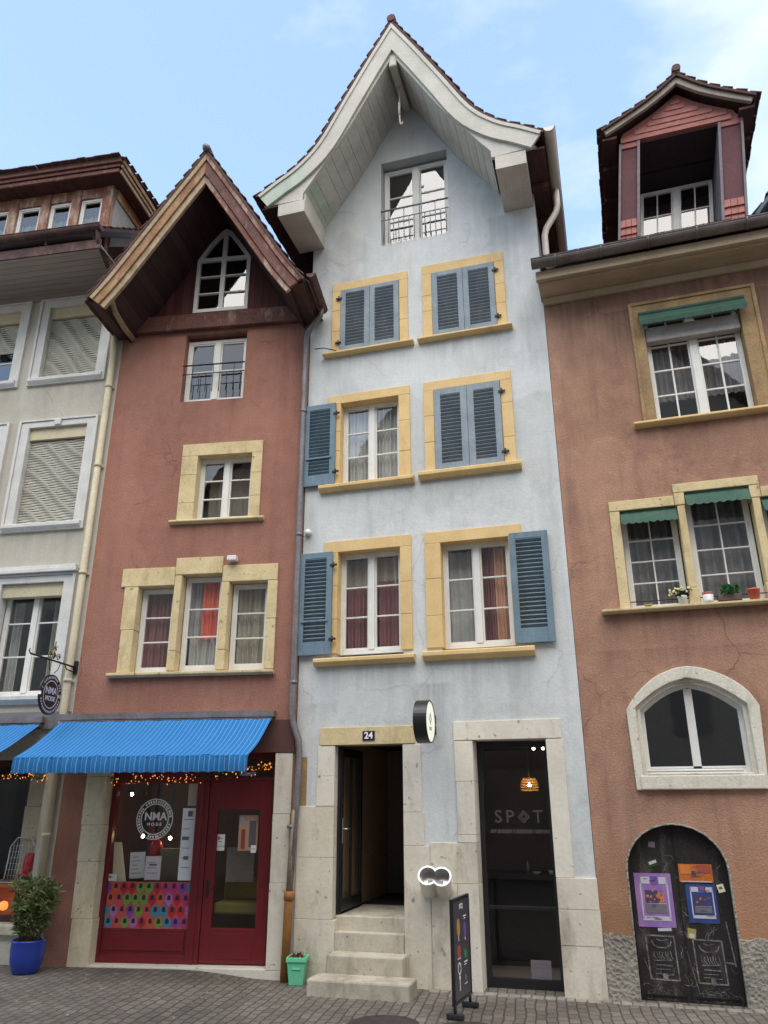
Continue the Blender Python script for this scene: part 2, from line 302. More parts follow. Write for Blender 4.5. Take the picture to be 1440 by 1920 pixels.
M['poster_purple'] = surf('purple_poster', (.34, .19, .46), (.26, .14, .40), 6, 50, .2, .001, .7, stain=(.48, .28, .46), stain_amt=.6, grain_amt=.15, stain_scale=5)
M['poster_violet'] = plain('violet_ink', (.17, .09, .32), .7)
M['poster_white'] = plain('pale_print', (.52, .50, .58), .7)
M['poster_grey'] = plain('grey_print', (.17, .15, .17), .7)
M['poster_blue'] = surf('blue_poster', (.04, .08, .27), (.03, .05, .16), 6, 50, .2, .001, .7, grain_amt=.15)
M['poster_navy'] = plain('navy_ink', (.06, .05, .12), .7)
M['poster_orange'] = surf('torn_orange_poster', (.62, .20, .03), (.50, .12, .03), 8, 50, .2, .001, .75, stain=(.28, .17, .06), stain_amt=.7, grain_amt=.2, stain_scale=6)
M['orange_ink'] = plain('orange_ink', (.65, .20, .04), .7)
M['rust_ink'] = plain('rust_ink', (.40, .08, .05), .7)
M['board_face'] = plain('dark_slate_print', (.075, .07, .085), .35)

def awning_mat():
    m, nt, b = new_mat('blue_awning_canvas')
    tc = nt.nodes.new('ShaderNodeTexCoord')
    sep = nt.nodes.new('ShaderNodeSeparateXYZ'); L(nt, tc.outputs['Object'], sep.inputs[0])
    fr = math_(nt, 'FRACT', math_(nt, 'DIVIDE', sep.outputs['X'], .062))
    st = ramp(nt, math_(nt, 'ABSOLUTE', math_(nt, 'SUBTRACT', fr, .5)), .12, .04)
    n = noise(nt, tc.outputs['Object'], 3, 5)
    n2 = noise(nt, coords(nt, (40, 4, 4)), 6, 2)
    c = mixc(nt, n, (.020, .145, .38), (.032, .18, .44))
    c = mixc(nt, math_(nt, 'MULTIPLY', st, math_(nt, 'ADD', math_(nt, 'MULTIPLY', n2, .6), .2)), c, (.24, .42, .64))
    L(nt, c, b.inputs['Base Color']); b.inputs['Roughness'].default_value = .85; b.inputs['Specular IOR Level'].default_value = .08
    bump(nt, b, n2, .2, .002); return m
M['awning'] = awning_mat()

def cobble_mat():
    m, nt, b = new_mat('street_setts')
    tc = nt.nodes.new('ShaderNodeTexCoord'); ob = tc.outputs['Object']
    warp = N(nt, 'ShaderNodeTexNoise', Scale=3.0, Detail=2); L(nt, ob, warp.inputs['Vector'])
    mx = nt.nodes.new('ShaderNodeVectorMath'); mx.operation = 'MULTIPLY_ADD'
    L(nt, warp.outputs['Color'], mx.inputs[0]); mx.inputs[1].default_value = (.055, .055, 0); L(nt, ob, mx.inputs[2])
    mp = nt.nodes.new('ShaderNodeMapping'); mp.inputs['Rotation'].default_value = (0, 0, R_(84)); L(nt, mx.outputs[0], mp.inputs['Vector'])
    br = N(nt, 'ShaderNodeTexBrick', Scale=1.0); br.inputs['Mortar Size'].default_value = .009; br.inputs['Mortar Smooth'].default_value = .35
    br.inputs['Brick Width'].default_value = .17; br.inputs['Row Height'].default_value = .105
    br.inputs['Color1'].default_value = (.135, .123, .110, 1); br.inputs['Color2'].default_value = (.19, .174, .154, 1); br.inputs['Mortar'].default_value = (.075, .067, .06, 1)
    L(nt, mp.outputs[0], br.inputs['Vector'])
    p = noise(nt, ob, .7, 6, .65); g = noise(nt, ob, 45, 4, .65)
    c = mixc(nt, 1.0, br.outputs['Color'], mixc(nt, ramp(nt, p, .3, .7), (.62, .60, .58), (1.25, 1.2, 1.14)), 'MULTIPLY')
    c = mixc(nt, 1.0, c, mixc(nt, g, (.7,) * 3, (1.3,) * 3), 'MULTIPLY')
    spk = noise(nt, ob, 17, 2, .4)
    c = mixc(nt, ramp(nt, spk, .70, .76), c, (.36, .33, .28))
    L(nt, c, b.inputs['Base Color']); b.inputs['Roughness'].default_value = .75; b.inputs['Specular IOR Level'].default_value = .3
    h = math_(nt, 'ADD', math_(nt, 'MULTIPLY', br.outputs['Fac'], -1.0), math_(nt, 'MULTIPLY', g, .5))
    bump(nt, b, h, .8, .014); return m
M['setts'] = cobble_mat()

# ------------------------------------------------------------------ mesh helpers
class MB:
    def __init__(s): s.bm = bmesh.new()
    def face(s, pts, m=0, smooth=False):
        f = s.bm.faces.new([s.bm.verts.new(p) for p in pts]); f.material_index = m; f.smooth = smooth; return f
    def hexa(s, p, m=0):
        v = [s.bm.verts.new(q) for q in p]
        for i in ((0, 3, 2, 1), (4, 5, 6, 7), (0, 1, 5, 4), (1, 2, 6, 5), (2, 3, 7, 6), (3, 0, 4, 7)):
            f = s.bm.faces.new([v[j] for j in i]); f.material_index = m
        return s
    def box(s, x0, x1, y0, y1, z0, z1, m=0):
        return s.hexa([(x0, y0, z0), (x1, y0, z0), (x1, y1, z0), (x0, y1, z0), (x0, y0, z1), (x1, y0, z1), (x1, y1, z1), (x0, y1, z1)], m)
    def obox(s, c, ax, ay, az, m=0):
        c, ax, ay, az = map(Vector, (c, ax, ay, az))
        P = [c + ax * i + ay * j + az * k for k in (-1, 1) for (i, j) in ((-1, -1), (1, -1), (1, 1), (-1, 1))]
        return s.hexa(P, m)
    def beam(s, a, b, w, h, up=(0, 0, 1), m=0):
        a, b, up = Vector(a), Vector(b), Vector(up); d = (b - a)
        x = d.normalized(); y = up.cross(x).normalized(); z = x.cross(y)
        return s.obox((a + b) / 2, d / 2, y * w / 2, z * h / 2, m)
    def plate(s, loops, a0, a1, f=lambda u, v, a: (u, a, v), m=0, back=True):
        """polygon with holes (loops in u,v) extruded from a0 to a1 along the third axis"""
        vl = [[Vector((p[0], p[1], 0)) for p in lp] for lp in loops]
        flat = [p for lp in vl for p in lp]
        tris = tessellate_polygon(vl)
        A = [s.bm.verts.new(f(p.x, p.y, a0)) for p in flat]; B = [s.bm.verts.new(f(p.x, p.y, a1)) for p in flat]
        for t in tris:
            for V in ((A, B) if back else (A,)):
                try: fc = s.bm.faces.new([V[i] for i in t]); fc.material_index = m
                except ValueError: pass
        k = 0
        for lp in vl:
            n = len(lp)
            for i in range(n):
                j = (i + 1) % n
                fc = s.bm.faces.new((A[k + i], A[k + j], B[k + j], B[k + i])); fc.material_index = m
            k += n
        return s
    def tube(s, pts, r, n=10, m=0, closed=False, r1=None):
        pts = [Vector(p) for p in pts]; rings = []
        N_ = len(pts); prev = None
        for i, p in enumerate(pts):
            if closed: t = pts[(i + 1) % N_] - pts[i - 1]
            else: t = pts[min(i + 1, N_ - 1)] - pts[max(i - 1, 0)]
            t.normalize()
            if prev is None: ref = Vector((0, 0, 1)) if abs(t.z) < .9 else Vector((1, 0, 0)); u = t.cross(ref).normalized()
            else: u = (prev - t * prev.dot(t)).normalized()
            prev = u; w = t.cross(u)
            rr = r if r1 is None else r + (r1 - r) * i / (N_ - 1)
            rings.append([s.bm.verts.new(p + u * math.cos(2 * math.pi * k / n) * rr + w * math.sin(2 * math.pi * k / n) * rr) for k in range(n)])
        for i in range(N_ if closed else N_ - 1):
            a, b = rings[i], rings[(i + 1) % N_]
            for k in range(n):
                f = s.bm.faces.new((a[k], a[(k + 1) % n], b[(k + 1) % n], b[k])); f.smooth = True; f.material_index = m
        if not closed:
            for rg in (rings[0][::-1], rings[-1]):
                f = s.bm.faces.new(rg); f.material_index = m
        return s
    def lathe(s, prof, c=(0, 0, 0), n=24, m=0, M_=None):
        c = Vector(c); rings = []
        for r, z in prof:
            rg = []
            for k in range(n):
                p = Vector((r * math.cos(2 * math.pi * k / n), r * math.sin(2 * math.pi * k / n), z))
                if M_: p = M_ @ p
                rg.append(s.bm.verts.new(c + p))
            rings.append(rg)
        for a, b in zip(rings, rings[1:]):
            for k in range(n):
                f = s.bm.faces.new((a[k], a[(k + 1) % n], b[(k + 1) % n], b[k])); f.smooth = True; f.material_index = m
        for rg in (rings[0][::-1], rings[-1]):
            f = s.bm.faces.new(rg); f.material_index = m
        return s
    def build(s, name, mats, parent=None, bevel=0, loc=None, rotz=0):
        bmesh.ops.recalc_face_normals(s.bm, faces=s.bm.faces[:])
        me = bpy.data.meshes.new(name); s.bm.to_mesh(me); s.bm.free()
        for m in (mats if isinstance(mats, (list, tuple)) else [mats]): me.materials.append(M[m] if isinstance(m, str) else m)
        o = bpy.data.objects.new(name, me); COL.objects.link(o)
        if parent: o.parent = parent
        if loc: o.location = loc
        o.rotation_euler.z = rotz
        if bevel:
            b = o.modifiers.new('Bevel', 'BEVEL'); b.width = bevel; b.segments = 2; b.limit_method = 'ANGLE'; b.angle_limit = R_(40)
        return o

def tag(o, label, cat, group=None, kind=None):
    o['label'] = label; o['category'] = cat
    if group: o['group'] = group
    if kind: o['kind'] = kind
    return o
def thing(name, label, cat, loc=(0, 0, 0), rotz=0, group=None):
    o = bpy.data.objects.new(name, None); COL.objects.link(o); o.location = loc; o.rotation_euler.z = rotz
    return tag(o, label, cat, group)
def structure(o): o['kind'] = 'structure'; return o

def rect(x0, x1, z0, z1): return [(x0, z0), (x1, z0), (x1, z1), (x0, z1)]

def text_mb(mb, txt, size, mapf, m=0, align='CENTER', depth=.0015, bold=0):
    """glyph outlines of a font curve added to a mesh, placed through mapf(x, y, d)"""
    cu = bpy.data.curves.new('lettering', 'FONT'); cu.body = txt; cu.size = size; cu.align_x = align; cu.align_y = 'CENTER'
    cu.extrude = depth; cu.offset = bold; cu.resolution_u = 3
    ob = bpy.data.objects.new('lettering', cu); COL.objects.link(ob)
    bpy.context.view_layer.update()
    me = bpy.data.meshes.new_from_object(ob.evaluated_get(bpy.context.evaluated_depsgraph_get()))
    vs = [mb.bm.verts.new(mapf(v.co.x, v.co.y, v.co.z)) for v in me.vertices]
    for p in me.polygons:
        try: f = mb.bm.faces.new([vs[i] for i in p.vertices]); f.material_index = m
        except ValueError: pass
    bpy.data.objects.remove(ob); bpy.data.curves.remove(cu); bpy.data.meshes.remove(me)

def tile_slope(mb, path, along, length, w=.165, exp=.115, th=.014, m=0, tail=.020):
    """overlapping flat tiles laid in courses down a path (ridge to eave), repeated along a direction"""
    path = [Vector(p) for p in path]; along = Vector(along).normalized()
    segs = [(a, b, (b - a).length) for a, b in zip(path, path[1:])]; tot = sum(q[2] for q in segs)
    def at(sv):
        for a, b, l in segs:
            if sv <= l or (a, b, l) == segs[-1]:
                t = (b - a).normalized(); return a + t * sv, t
            sv -= l
    n_c = int(tot / exp); s0 = tot - n_c * exp; nt_ = int(length / w)
    for c in range(n_c + 1):
        sv = max(0, s0 + (c - 1) * exp)
        p, t = at(sv)
        nrm = t.cross(along).normalized()
        if nrm.z < 0: nrm = -nrm
        off = (c % 2) * w * .5
        for k in range(nt_):
            y = off + k * w + random.uniform(-.003, .003)
            if y + w > length + w * .4: continue
            l = exp + .05 + random.uniform(-.008, .008); lift = random.uniform(-.003, .006)
            a0 = p + along * y + nrm * .004; a1 = p + along * (y + w - .006) + nrm * .004
            b0 = a0 + t * l + nrm * (tail + lift); b1 = a1 + t * l + nrm * (tail + lift + random.uniform(-.004, .004))
            up = nrm * th
            mb.hexa([a0, a1, b1, b0, a0 + up, a1 + up, b1 + up, b0 + up], m)
    return mb

def deck(mb, path, along, length, th=.05, m=0):
    path = [Vector(p) for p in path]; along = Vector(along).normalized() * length
    for a, b in zip(path, path[1:]):
        t = (b - a).normalized(); nrm = t.cross(along).normalized()
        if nrm.z < 0: nrm = -nrm
        d = nrm * th
        mb.hexa([a - d, b - d, b - d + along, a - d + along, a, b, b + along, a + along], m)
    return mb

# ------------------------------------------------------------------ architectural parts
def window(house, u0, u1, z0, z1, yf=.14, rows=3, cols=1, leaves=2, fw=.045, mull=.085, bar=.022, mat='white', glass='glass', top=None, label=None):
    """casement window; the frame mesh is the part, panes and the rest hang under it. top: optional arch outline"""
    mb = MB(); d0, d1 = yf, yf + .06
    if top is None:
        mb.box(u0, u0 + fw, d0, d1, z0, z1).box(u1 - fw, u1, d0, d1, z0, z1)
        mb.box(u0 + fw, u1 - fw, d0, d1, z0, z0 + fw * 1.3).box(u0 + fw, u1 - fw, d0, d1, z1 - fw, z1)
    zb, zt = z0 + fw * 1.3, z1 - fw
    xs = [u0 + fw, u1 - fw]
    if leaves == 2:
        uc = (u0 + u1) / 2; mb.box(uc - mull / 2, uc + mull / 2, d0 - .012, d1, zb, zt)
        spans = [(u0 + fw, uc - mull / 2), (uc + mull / 2, u1 - fw)]
    else: spans = [(u0 + fw, u1 - fw)]
    sw = .024
    for a, b in spans:                       # sash of every leaf, then its glazing bars
        mb.box(a, a + sw, d0 + .012, d1 - .006, zb, zt).box(b - sw, b, d0 + .012, d1 - .006, zb, zt)
        mb.box(a + sw, b - sw, d0 + .012, d1 - .006, zb, zb + sw * 1.2).box(a + sw, b - sw, d0 + .012, d1 - .006, zt - sw, zt)
        ia, ib, ja, jb = a + sw, b - sw, zb + sw * 1.2, zt - sw
        for r in range(1, rows):
            z = ja + (jb - ja) * r / rows
            mb.box(ia, ib, d0 + .018, d1 - .012, z - bar / 2, z + bar / 2)
        for c in range(1, cols):
            x = ia + (ib - ia) * c / cols
            for r in range(rows):
                za = ja + (jb - ja) * r / rows + (bar / 2 if r else 0); zc = ja + (jb - ja) * (r + 1) / rows - (bar / 2 if r < rows - 1 else 0)
                mb.box(x - bar / 2, x + bar / 2, d0 + .018, d1 - .012, za, zc)
    w = mb.build('window', mat, house, bevel=.003)
    if label: w['label'] = label
    g = MB()
    for a, b in spans: g.face([(a + sw * .6, yf + .035, zb), (b - sw * .6, yf + .035, zb), (b - sw * .6, yf + .035, zt), (a + sw * .6, yf + .035, zt)])
    g.build('pane', glass, w)
    return w

def curtain(win, u0, u1, z0, z1, y, mat, waves=9, amp=.025, label=None):
    mb = MB(); n = waves * 8; ph = random.random() * 6
    top = []; bot = []
    for i in range(n + 1):
        t = i / n; x = u0 + (u1 - u0) * t
        yy = y + amp * math.sin(t * waves * 2 * math.pi + ph) + amp * .5 * math.sin(t * waves * 3.7 + ph)
        top.append(mb.bm.verts.new((x, yy, z1))); bot.append(mb.bm.verts.new((x + .012 * math.sin(t * 7), yy * 1.0 + .01, z0)))
    for i in range(n):
        f = mb.bm.faces.new((bot[i], bot[i + 1], top[i + 1], top[i])); f.smooth = True
    o = mb.build('curtain', mat, win)
    if label: o['label'] = label
    return o

def surround(win, outer, inner, mat, y0=-.028, y1=.2, bevel=.006):
    """stone casing round an opening: outer and inner outlines in (u, z)"""
    return MB().plate([outer, inner], y0, y1).build('surround', mat, win, bevel=bevel)

def casing_blocks(win, u0, u1, z0, z1, o0, o1, top, mat, y0=-.028, y1=.2, joints=(.35, .7)):
    """casing as separate stones: lintel and two jambs of a few blocks with fine joints"""
    mb = MB(); g = .0015
    mb.box(o0, o1, y0, y1, z1, top)
    for a, b in ((o0, u0), (u1, o1)):
        zs = [z0] + [z0 + (z1 - z0) * (j + random.uniform(-.06, .06)) for j in joints] + [z1]
        for k in range(len(zs) - 1):
            mb.box(a, b, y0 + random.uniform(-.002, .002), y1, zs[k] + g, zs[k + 1] - g)
    return mb.build('surround', mat, win, bevel=.005)

def sill(win, x0, x1, z0, z1, mat, y0=-.11, y1=.16):
    prof = [(y1, z0 + .01), (y0 + .05, z0 + .012), (y0 + .02, z0 + (z1 - z0) * .35), (y0, z0 + (z1 - z0) * .55), (y0, z1 - .012), (y0 + .012, z1), (y1, z1 + .012)]
    return MB().plate([prof], x0, x1, f=lambda u, v, a: (a, u, v)).build('sill', mat, win, bevel=.004)

def shutter(win, x0, x1, z0, z1, y, mat='shutter', bot=.17, topr=.09, st=.085, hinge=None, rest=None, cross=None):
    mb = MB(); d0, d1 = y - .038, y
    mb.box(x0, x0 + st, d0, d1, z0, z1).box(x1 - st, x1, d0, d1, z0, z1)
    mb.box(x0 + st, x1 - st, d0 + .002, d1 - .002, z0, z0 + bot).box(x0 + st, x1 - st, d0 + .002, d1 - .002, z1 - topr, z1)
    za, zb = z0 + bot, z1 - topr; n = int((zb - za) / .056); p = (zb - za) / n
    for k in range(n):
        zc = za + (k + .5) * p
        mb.obox(((x0 + x1) / 2, (d0 + d1) / 2, zc), ((x1 - x0) / 2 - st + .004, 0, 0), (0, .019, -.0185), (0, .003, .0035))
    if cross: mb.box(x0 + .05, x1 - .05, d0 - .018, d0 - .004, cross - .014, cross + .014)
    sh = mb.build('shutter', mat, win, bevel=.003)
    if hinge is not None:
        hb = MB()
        for z in (z0 + (z1 - z0) * .14, z0 + (z1 - z0) * .86):
            hb.box(hinge - .05, hinge + .05, d0 - .012, d0 - .001, z - .016, z + .016); hb.tube([(hinge, d0 - .012, z - .04), (hinge, d0 - .012, z + .04)], .012, 8)
        hb.build('hinge', 'iron', sh)
    return sh

def railing(win, x0, x1, z_mid, z_low, z_bot, y, n, mat, r=.009):
    mb = MB()
    mb.tube([(x0, y, z_mid), (x1, y, z_mid)], r * 1.7, 8)
    for z in (z_low,): mb.tube([(x0, y, z), (x1, y, z)], r, 6)
    for k in range(n):
        x = x0 + (x1 - x0) * (k + .5) / n
        mb.tube([(x, y, z_bot), (x, y, z_low)], r * .8, 6)
        if k % 3 == 1: mb.tube([(x, y, z_low), (x, y, z_mid)], r * .7, 6)
    return mb.build('railing', mat, win)

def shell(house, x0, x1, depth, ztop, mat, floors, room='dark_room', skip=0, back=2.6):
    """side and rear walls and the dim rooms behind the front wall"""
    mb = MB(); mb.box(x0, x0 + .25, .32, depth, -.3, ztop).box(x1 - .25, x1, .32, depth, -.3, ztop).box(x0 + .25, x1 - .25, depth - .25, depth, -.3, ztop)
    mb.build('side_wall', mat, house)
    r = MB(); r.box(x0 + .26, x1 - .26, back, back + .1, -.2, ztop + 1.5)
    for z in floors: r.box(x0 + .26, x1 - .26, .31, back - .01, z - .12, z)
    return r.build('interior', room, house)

def stones(house, rects, mat, name='quoin_stones', y0=-.016, y1=.29, bev=.004, jit=.003):
    mb = MB(); g = .0018
    for x0, x1, z0, z1 in rects:
        mb.box(x0 + g, x1 - g, y0 + random.uniform(-jit, jit * .3), y1, z0 + g, z1 - g)
    return mb.build(name, mat, house, bevel=bev)

# ------------------------------------------------------------------ curves for roofs
def smooth(pts, n=5):
    out = []
    for i in range(len(pts) - 1):
        p0 = Vector(pts[max(i - 1, 0)]); p1 = Vector(pts[i]); p2 = Vector(pts[i + 1]); p3 = Vector(pts[min(i + 2, len(pts) - 1)])
        for k in range(n):
            t = k / n
            out.append(.5 * ((2 * p1) + (p2 - p0) * t + (2 * p0 - 5 * p1 + 4 * p2 - p3) * t * t + (3 * p1 - p0 - 3 * p2 + p3) * t ** 3))
    out.append(Vector(pts[-1])); return [(p.x, p.y) for p in out]

def offset_half(half, d):
    """roof half profile (dx from ridge, z) moved perpendicular below the surface by d"""
    out = []
    for i, p in enumerate(half):
        a = Vector(half[max(i - 1, 0)]); b = Vector(half[min(i + 1, len(half) - 1)]); t = (b - a).normalized()
        n = Vector((t.y, -t.x))
        if n.y > 0: n = -n
        if i == 0: out.append((0, p[1] - d / max(.2, -n.y)))
        else: out.append((p[0] + n.x * d, p[1] + n.y * d))
    out = [q for k, q in enumerate(out) if k == 0 or q[0] > 0.001]
    return out

def band(mb, half, c, sgn, d0, d1, y0, y1, x_from=0, x_to=99, m=0):
    """strip of bargeboard following one half of a gable between two depths below the tiles"""
    A = offset_half(half, d0); B = offset_half(half, d1)
    def cut(P):
        out = []
        for a, b in zip(P, P[1:]):
            for lim in (x_from, x_to):
                if a[0] < lim < b[0]: out.append((lim, a[1] + (b[1] - a[1]) * (lim - a[0]) / (b[0] - a[0])))
        return sorted([p for p in P if x_from <= p[0] <= x_to] + out)
    A = cut(A); B = cut(B)
    lp = [(c + sgn * p[0], p[1]) for p in A] + [(c + sgn * p[0], p[1]) for p in reversed(B)]
    mb.plate([lp], y0, y1, m=m); return mb

def gutter(mb, a, b, r=.075, th=.006, m=0):
    """half-round gutter between two points"""
    a, b = Vector(a), Vector(b); t = (b - a).normalized(); s = t.cross(Vector((0, 0, 1))).normalized()
    n = 10
    lp = [(r * math.cos(math.pi + math.pi * k / n), r * math.sin(math.pi + math.pi * k / n)) for k in range(n + 1)]
    lp += [((r - th) * math.cos(2 * math.pi - math.pi * k / n), (r - th) * math.sin(2 * math.pi - math.pi * k / n)) for k in range(n + 1)]
    ln = (b - a).length
    mb.plate([lp], 0, ln, f=lambda u, v, w: a + t * w + s * u + Vector((0, 0, v)), m=m)
    mb.tube([a + s * r, b + s * r], .009, 6, m=m)
    for e in (a, b):
        mb.plate([lp[:n + 1]], 0, .004, f=lambda u, v, w: e + t * w + s * u + Vector((0, 0, v)), m=m)
    return mb

# ================================================================== BLUE HOUSE (middle)
BH = thing('blue_house', 'tall narrow pale blue house with ochre window frames and a swept cream gable', 'house')
WIN_B = [  # opening u0,u1,z0,z1 ; casing o0,o1,top ; sill x0,x1,z0,z1
    (.545, 1.45, 3.868, 5.30, .34, 1.61, 5.465, .24, 1.645, 3.685, 3.80),
    (2.02, 2.945, 3.868, 5.30, 1.80, 3.12, 5.462, 1.755, 3.195, 3.685, 3.815),
    (.545, 1.455, 6.345, 7.675, .34, 1.625, 7.82, .245, 1.68, 6.215, 6.33),
    (1.99, 2.97, 6.345, 7.675, 1.84, 3.13, 7.82, 1.75, 3.195, 6.235, 6.36),
    (.51, 1.485, 8.585, 9.742, .37, 1.622, 9.885, .25, 1.71, 8.50, 8.572),
    (2.01, 2.99, 8.585, 9.75, 1.86, 3.137, 9.915, 1.78, 3.21, 8.50, 8.572)]
holes = [rect(w[0] - .03, w[1] + .03, w[2] - .05, w[3] + .03) for w in WIN_B]
holes += [rect(1.19, 2.33, 10.49, 12.22), rect(.52, 1.48, -.25, 2.70), rect(2.32, 3.26, -.25, 2.72)]
MB().plate([[(0, -.3), (3.68, -.3), (3.68, 11.0), (2.95, 11.75), (1.66, 13.95), (.38, 11.75), (0, 11.1)]] + holes, 0, .3).build('wall', 'blue', BH)
shell(BH, 0, 3.68, 7, 10.9, 'blue', (.0, 3.4, 5.9, 8.2, 10.2))
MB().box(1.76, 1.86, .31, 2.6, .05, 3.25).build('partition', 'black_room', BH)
wl = []
for i, w in enumerate(WIN_B):
    u0, u1, z0, z1, o0, o1, top, s0, s1, sz0, sz1 = w
    win = window(BH, u0, u1, z0, z1, yf=.13, rows=3, label=('window behind closed louvred shutters' if i >= 3 else 'white casement window in ochre surround'))
    casing_blocks(win, u0, u1, z0, z1, o0, o1, top, 'ochre')
    sill(win, s0, s1, sz0, sz1, 'ochre'); wl.append(win)
shutter(wl[0], -.015, .478, 3.855, 5.305, -.035, 'shutter', .18, .085, hinge=.5, cross=4.32)
shutter(wl[1], 2.957, 3.462, 3.855, 5.325, -.035, 'shutter', .19, .085)
shutter(wl[2], -.02, .48, 6.345, 7.68, -.035, 'shutter', .17, .085, hinge=.5, cross=6.78)
shutter(wl[3], 1.995, 2.478, 6.352, 7.668, -.004, 'shutter_light', .12, .10, st=.095); shutter(wl[3], 2.483, 2.965, 6.352, 7.668, -.004, 'shutter_light', .12, .10, st=.095, hinge=2.99)
shutter(wl[4], .515, .997, 8.592, 9.738, -.004, 'shutter_light', .09, .07, hinge=.49); shutter(wl[4], 1.002, 1.48, 8.592, 9.738, -.004, 'shutter_light', .09, .07)
shutter(wl[5], 2.015, 2.5, 8.592, 9.745, -.004, 'shutter_light', .09, .08); shutter(wl[5], 2.505, 2.985, 8.592, 9.745, -.004, 'shutter_light', .09, .08, hinge=3.01)
MB().tube([(.47, -.06, 8.60), (.30, -.16, 8.62), (.16, -.2, 8.60)], .008, 6).build('shutter_stay', 'iron', wl[4])
curtain(wl[0], .56, .97, 3.9, 4.85, .25, 'curtain_red', 7); curtain(wl[0], 1.05, 1.44, 3.9, 4.9, .25, 'curtain_red', 6); curtain(wl[0], .56, 1.44, 4.8, 5.25, .28, 'curtain_beige', 6)
curtain(wl[1], 2.53, 2.72, 3.9, 5.25, .245, 'curtain_red', 5); curtain(wl[1], 2.70, 2.93, 3.9, 5.25, .26, 'curtain_peach', 4)
curtain(wl[1], 2.03, 2.46, 3.9, 5.25, .34, 'curtain', 3)
curtain(wl[2], .56, 1.44, 6.36, 7.64, .245, 'curtain', 15)
for w in (wl[3], wl[4], wl[5]):
    pass
# attic window in the gable
wg = window(BH, 1.20, 2.32, 10.50, 12.17, yf=.17, rows=3, fw=.06, mull=.10, label='white attic window with an iron guard rail')
railing(wg, 1.19, 2.33, 11.16, 10.97, 10.50, -.03, 13, 'grey_iron', r=.009)
curtain(wg, 1.62, 2.26, 10.55, 11.9, .75, 'curtain_white', 8)
MB().box(.7, 2.7, .31, 2.59, 12.40, 12.46).box(.7, 2.7, 2.5, 2.59, 10.3, 12.40).build('attic_room', 'dark_room', BH)
# doors
stones(BH, [(.34, 1.615, 2.678, 2.90)], 'sand', 'door_lintel', y0=-.022)
stones(BH, [(.312, .548, 2.30, 2.672), (.305, .548, 1.94, 2.30), ], 'stone', 'door_jamb')
stones(BH, [(1.452, 1.69, 1.87, 2.672), (1.452, 1.712, 1.495, 1.87)], 'stone', 'door_jamb')
stones(BH, [(.058, .548, 1.345, 1.94), (.058, .548, .66, 1.345), (.058, .585, -.2, .66)], 'stone_dirty', 'wall_base_stones', jit=.004)
stones(BH, [(1.452, 1.775, -.2, 1.495), (1.785, 2.348, 1.09, 1.53), (1.785, 2.10, -.2, 1.09)], 'stone_dirty', 'wall_base_stones', jit=.004)
MB().box(1.7755, 1.7845, -.01, .02, -.1, 1.5).build('joint_strip', 'stone', BH)
MB().box(.075, .165, -.004, .1, 1.95, 2.54).build('exposed_brick_patch', 'sand_dark', BH)
stones(BH, [(2.11, 3.43, 2.70, 2.93)], 'stone', 'door_lintel', y0=-.02)
stones(BH, [(2.115, 2.348, 2.22, 2.695), (2.125, 2.348, 1.62, 2.22), (2.118, 2.348, 1.53, 1.62), (2.10, 2.348, -.2, 1.09)], 'stone', 'door_jamb')
stones(BH, [(3.237, 3.445, 1.18, 2.695)], 'stone', 'door_jamb')
stones(BH, [(3.24, 3.69, .86, 1.18), (3.24, 3.695, .50, .86), (3.24, 3.70, -.2, .50)], 'stone_dirty', 'wall_base_stones', y0=-.03, jit=.004)
# steps up to the left door
st = MB(); st.box(.55, 1.45, .08, 1.2, .3, .70).box(.585, 1.448, -.03, .08, .1, .54)
st.build('upper_step', 'step_stone', BH, bevel=.012)
MB().box(.585, 1.50, -.30, -.03, -.1, .345).build('step', 'step_stone', BH, bevel=.018)
MB().box(.49, 1.67, -.66, -.30, -.1, .160).build('step', 'step_stone', BH, bevel=.022)
# corridor of the left door
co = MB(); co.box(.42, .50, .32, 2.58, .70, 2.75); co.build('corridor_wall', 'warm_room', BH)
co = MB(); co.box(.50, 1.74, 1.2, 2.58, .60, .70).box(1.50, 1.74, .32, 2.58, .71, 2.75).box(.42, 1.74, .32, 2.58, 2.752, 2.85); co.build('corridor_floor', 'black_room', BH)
dl = MB(); dl.box(.565, .605, .14, .20, .73, 2.655).box(.565, .605, .92, .98, .73, 2.655).box(.565, .605, .20, .92, .73, .86).box(.565, .605, .20, .92, 2.55, 2.655)
dl.box(.57, .60, .52, .56, .86, 2.55)
dr = dl.build('door', 'black', BH, bevel=.003); dr['label'] = 'black glazed door standing open inwards'
g = MB(); g.face([(.585, .20, .86), (.585, .92, .86), (.585, .92, 2.55), (.585, .20, 2.55)]); g.build('pane', 'glass', dr)
hd = MB(); hd.box(.606, .616, .15, .19, 1.50, 1.80); hd.tube([(.612, .17, 1.67), (.66, .17, 1.67), (.66, .30, 1.67)], .011, 8); hd.build('handle', 'steel', dr)
fr = MB(); fr.box(.55, .585, .11, .138, .71, 2.67).box(1.43, 1.449, .11, .138, .71, 2.67).box(.585, 1.43, .11, .138, 2.655, 2.67); fr.build('door_frame', 'black', BH)
